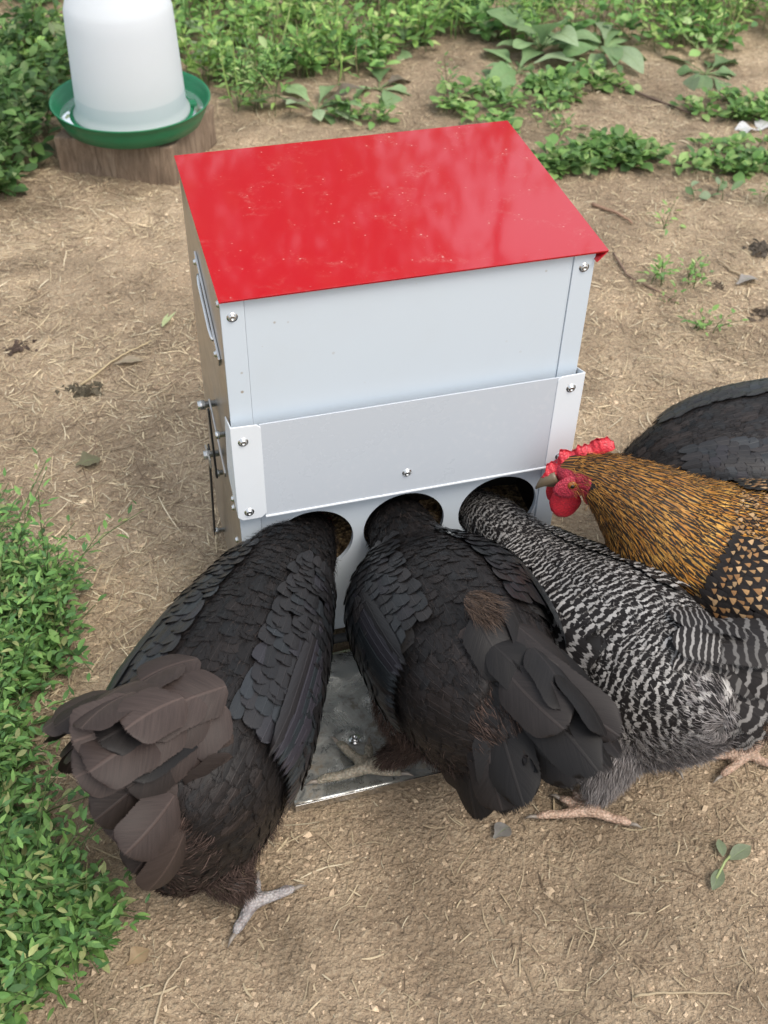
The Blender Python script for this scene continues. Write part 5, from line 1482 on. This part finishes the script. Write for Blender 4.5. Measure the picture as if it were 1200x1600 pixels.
# middle black hen
d2 = unit(np.array([0.045, -1.0]))
F2 = HEAD0 + [(0.0, 0.204, 0.038, 0.036, 0.040), (0.028, 0.206, 0.043, 0.040, 0.046), (0.060, 0.206, 0.053, 0.045, 0.062), (0.092, 0.207, 0.076, 0.060, 0.088), (0.130, 0.209, 0.090, 0.075, 0.106), (0.175, 0.212, 0.093, 0.086, 0.120), (0.215, 0.214, 0.093, 0.094, 0.126),
              (0.255, 0.216, 0.089, 0.097, 0.124), (0.292, 0.219, 0.077, 0.092, 0.104), (0.320, 0.226, 0.060, 0.080, 0.075), (0.342, 0.233, 0.040, 0.058, 0.050), (0.356, 0.240, 0.020, 0.030, 0.028), (0.363, 0.241, 0.004, 0.005, 0.005)]
st = axis_stations(np.array([-0.006, -0.002]), d2, F2, 1.0)
make_hen('black hen at the middle feeding hole with its dark fanned tail hanging to the right', (0.0, -0.2), -d2, st,
         [dict(floor=0.0135, ankle=(-0.100, -0.212, 0.030), hock=(-0.055, -0.225, 0.075), hip=(-0.040, -0.20, 0.17), yaw=R(172), size=1.1, thigh=0.55, toes=((0.10, 0.058), (-0.95, 0.052), (-1.7, 0.035), (2.95, 0.036))),
          dict(floor=0.0135, ankle=(0.060, -0.205, 0.030), hock=(0.06, -0.235, 0.09), hip=(0.05, -0.20, 0.17), yaw=R(90))],
         'dull', dict(root=(0.018, -0.285, 0.308), dir=(0.34, -0.70, -0.22), len=0.185, fan=0.42, drop=0.90, n=12, tuft=True, w=0.062, mess=0.13, pal=[(0.010, 0.009, 0.009), (0.014, 0.012, 0.012), (0.018, 0.015, 0.0145)], p=[.4, .35, .25],
                      rows=((8, 0.46, 0.056, 0.060, 0.003), (7, 0.46, 0.056, 0.026, 0.006), (6, 0.46, 0.054, -0.006, 0.010), (4, 0.40, 0.048, -0.036, 0.013)), cpal=[(0.0105, 0.0095, 0.0095), (0.028, 0.021, 0.0185), (0.015, 0.0125, 0.012)], cp=[.6, .12, .28]), (0.125, 0.335), leg_mat='leg_olive', seed=12, fluff_tint=(0.060, 0.041, 0.034), sheen=0.5)

# barred hen
d3 = unit(np.array([0.30, -0.95]))
HEAD3 = [(-0.066, 0.176, 0.011, 0.011, 0.011), (-0.054, 0.178, 0.0195, 0.019, 0.019), (-0.030, 0.184, 0.027, 0.026, 0.028)]
F3 = HEAD3 + [(0.0, 0.190, 0.031, 0.029, 0.034), (0.035, 0.192, 0.036, 0.033, 0.041), (0.075, 0.191, 0.041, 0.038, 0.052), (0.115, 0.190, 0.052, 0.048, 0.074), (0.165, 0.192, 0.069, 0.063, 0.100), (0.215, 0.197, 0.081, 0.076, 0.124),
              (0.260, 0.200, 0.085, 0.084, 0.146), (0.298, 0.202, 0.080, 0.085, 0.140), (0.328, 0.208, 0.067, 0.080, 0.100), (0.352, 0.216, 0.052, 0.070, 0.072), (0.371, 0.225, 0.036, 0.052, 0.048), (0.383, 0.232, 0.020, 0.030, 0.028), (0.390, 0.233, 0.004, 0.005, 0.005)]
st = axis_stations(np.array([0.118, -0.002]), d3, [(a_, b_ - 0.005, c_, d_, e_) for a_, b_, c_, d_, e_ in F3], 1.0)
make_hen('black and white barred hen at the right feeding hole with grey fluff below', (0.2, -0.25), -d3, st,
         [dict(ankle=(0.140, -0.326, 0.012), hock=(0.160, -0.305, 0.075), hip=(0.18, -0.29, 0.16), yaw=R(165), toes=((0.06, 0.066), (-0.55, 0.040), (-1.1, 0.036), (2.85, 0.048))),
          dict(ankle=(0.265, -0.27, 0.012), hock=(0.265, -0.30, 0.085), hip=(0.25, -0.27, 0.16), yaw=R(110))],
         'barred', dict(root=(0.236, -0.310, 0.282), dir=(0.80, -0.30, 0.02), len=0.13, fan=0.5, drop=0.7, n=7, coverts=22, pal=[(.7, .7, .7), (.55, .55, .55)], p=[.5, .5], cpal=[(.8, .8, .8), (.65, .65, .65), (.5, .5, .5)], cp=[.4, .3, .3]), (0.140, 0.365), leg_mat='leg_pink', seed=13, nfl=52000)

# golden hen, upright, looking on
d4 = unit(np.array([0.83, -0.56]))
pg = np.array([0.182, -0.066])
GOLD = [(-0.020, 0.312, 0.010, 0.010, 0.010), (-0.013, 0.313, 0.0165, 0.016, 0.017), (0.004, 0.314, 0.022, 0.022, 0.025), (0.024, 0.313, 0.027, 0.026, 0.030), (0.050, 0.304, 0.037, 0.035, 0.042), (0.085, 0.284, 0.053, 0.052, 0.061),
        (0.125, 0.256, 0.073, 0.070, 0.092), (0.170, 0.236, 0.090, 0.080, 0.106), (0.225, 0.224, 0.104, 0.090, 0.114), (0.290, 0.220, 0.108, 0.095, 0.118), (0.350, 0.220, 0.100, 0.098, 0.120), (0.400, 0.226, 0.080, 0.092, 0.110), (0.435, 0.236, 0.050, 0.066, 0.070), (0.455, 0.245, 0.018, 0.025, 0.025)]
st = axis_stations(pg, d4, GOLD, 1.0)
make_hen('golden laced hen with a red comb watching beside the right feeding hole', (0.41, -0.22), -d4, st,
         [dict(ankle=(0.360, -0.302, 0.014), hock=(0.410, -0.285, 0.080), hip=(0.41, -0.25, 0.16), yaw=R(165), size=1.0, toes=((0.62, 0.050), (0.0, 0.060), (-0.75, 0.046), (math.pi - 0.5, 0.03))),
          dict(ankle=(0.44, -0.17, 0.014), hock=(0.46, -0.19, 0.08), hip=(0.44, -0.2, 0.16), yaw=R(146))],
         'gold', dict(root=(0.55, -0.31, 0.32), dir=(0.70, -0.45, 0.45), len=0.13, pal=BLACK, cpal=[(0.40, 0.21, 0.085), (0.46, 0.27, 0.13), (0.34, 0.165, 0.06)]), (0.212, 0.42), group='hens feeding at the feeder', head_dir=(-0.93, 0.16, -0.36), head_c=(0.180, -0.066, 0.313), leg_mat='leg_pink', seed=14, head_s=0.020, head_sc=1.36, nfl=8000)

# slate black hen behind
d5 = unit(np.array([0.96, -0.10]))
p5 = np.array([0.306, 0.060])
BACK = [(0.062, 0.088, 0.010, 0.010, 0.010), (0.050, 0.098, 0.017, 0.017, 0.017), (0.032, 0.116, 0.021, 0.022, 0.022), (0.022, 0.146, 0.027, 0.027, 0.028), (0.040, 0.180, 0.036, 0.033, 0.038), (0.075, 0.202, 0.054, 0.046, 0.060),
        (0.120, 0.208, 0.074, 0.058, 0.086), (0.165, 0.208, 0.088, 0.065, 0.100), (0.225, 0.207, 0.096, 0.071, 0.110), (0.290, 0.206, 0.098, 0.076, 0.114), (0.350, 0.208, 0.094, 0.080, 0.116), (0.400, 0.214, 0.080, 0.080, 0.108), (0.435, 0.226, 0.050, 0.062, 0.070), (0.455, 0.235, 0.018, 0.025, 0.025)]
st = [(x, y, z - 0.022, a, bu, bd) for x, y, z, a, bu, bd in axis_stations(p5, d5, BACK, 1.0)]
make_hen('slate black hen pecking behind the golden hen, partly out of frame', (0.5, 0.03), -d5, st,
         [dict(ankle=(0.50, 0.09, 0.012), hock=(0.52, 0.09, 0.085), hip=(0.51, 0.07, 0.16), yaw=R(175)),
          dict(ankle=(0.52, -0.03, 0.012), hock=(0.54, -0.03, 0.085), hip=(0.52, -0.01, 0.16), yaw=R(175))],
         'dull', dict(root=(0.68, 0.012, 0.30), dir=(0.8, -0.1, 0.5), len=0.13), (0.175, 0.42), leg_mat='leg_grey', seed=15, sheen=1.15, nfl=8000, tone=1.9)
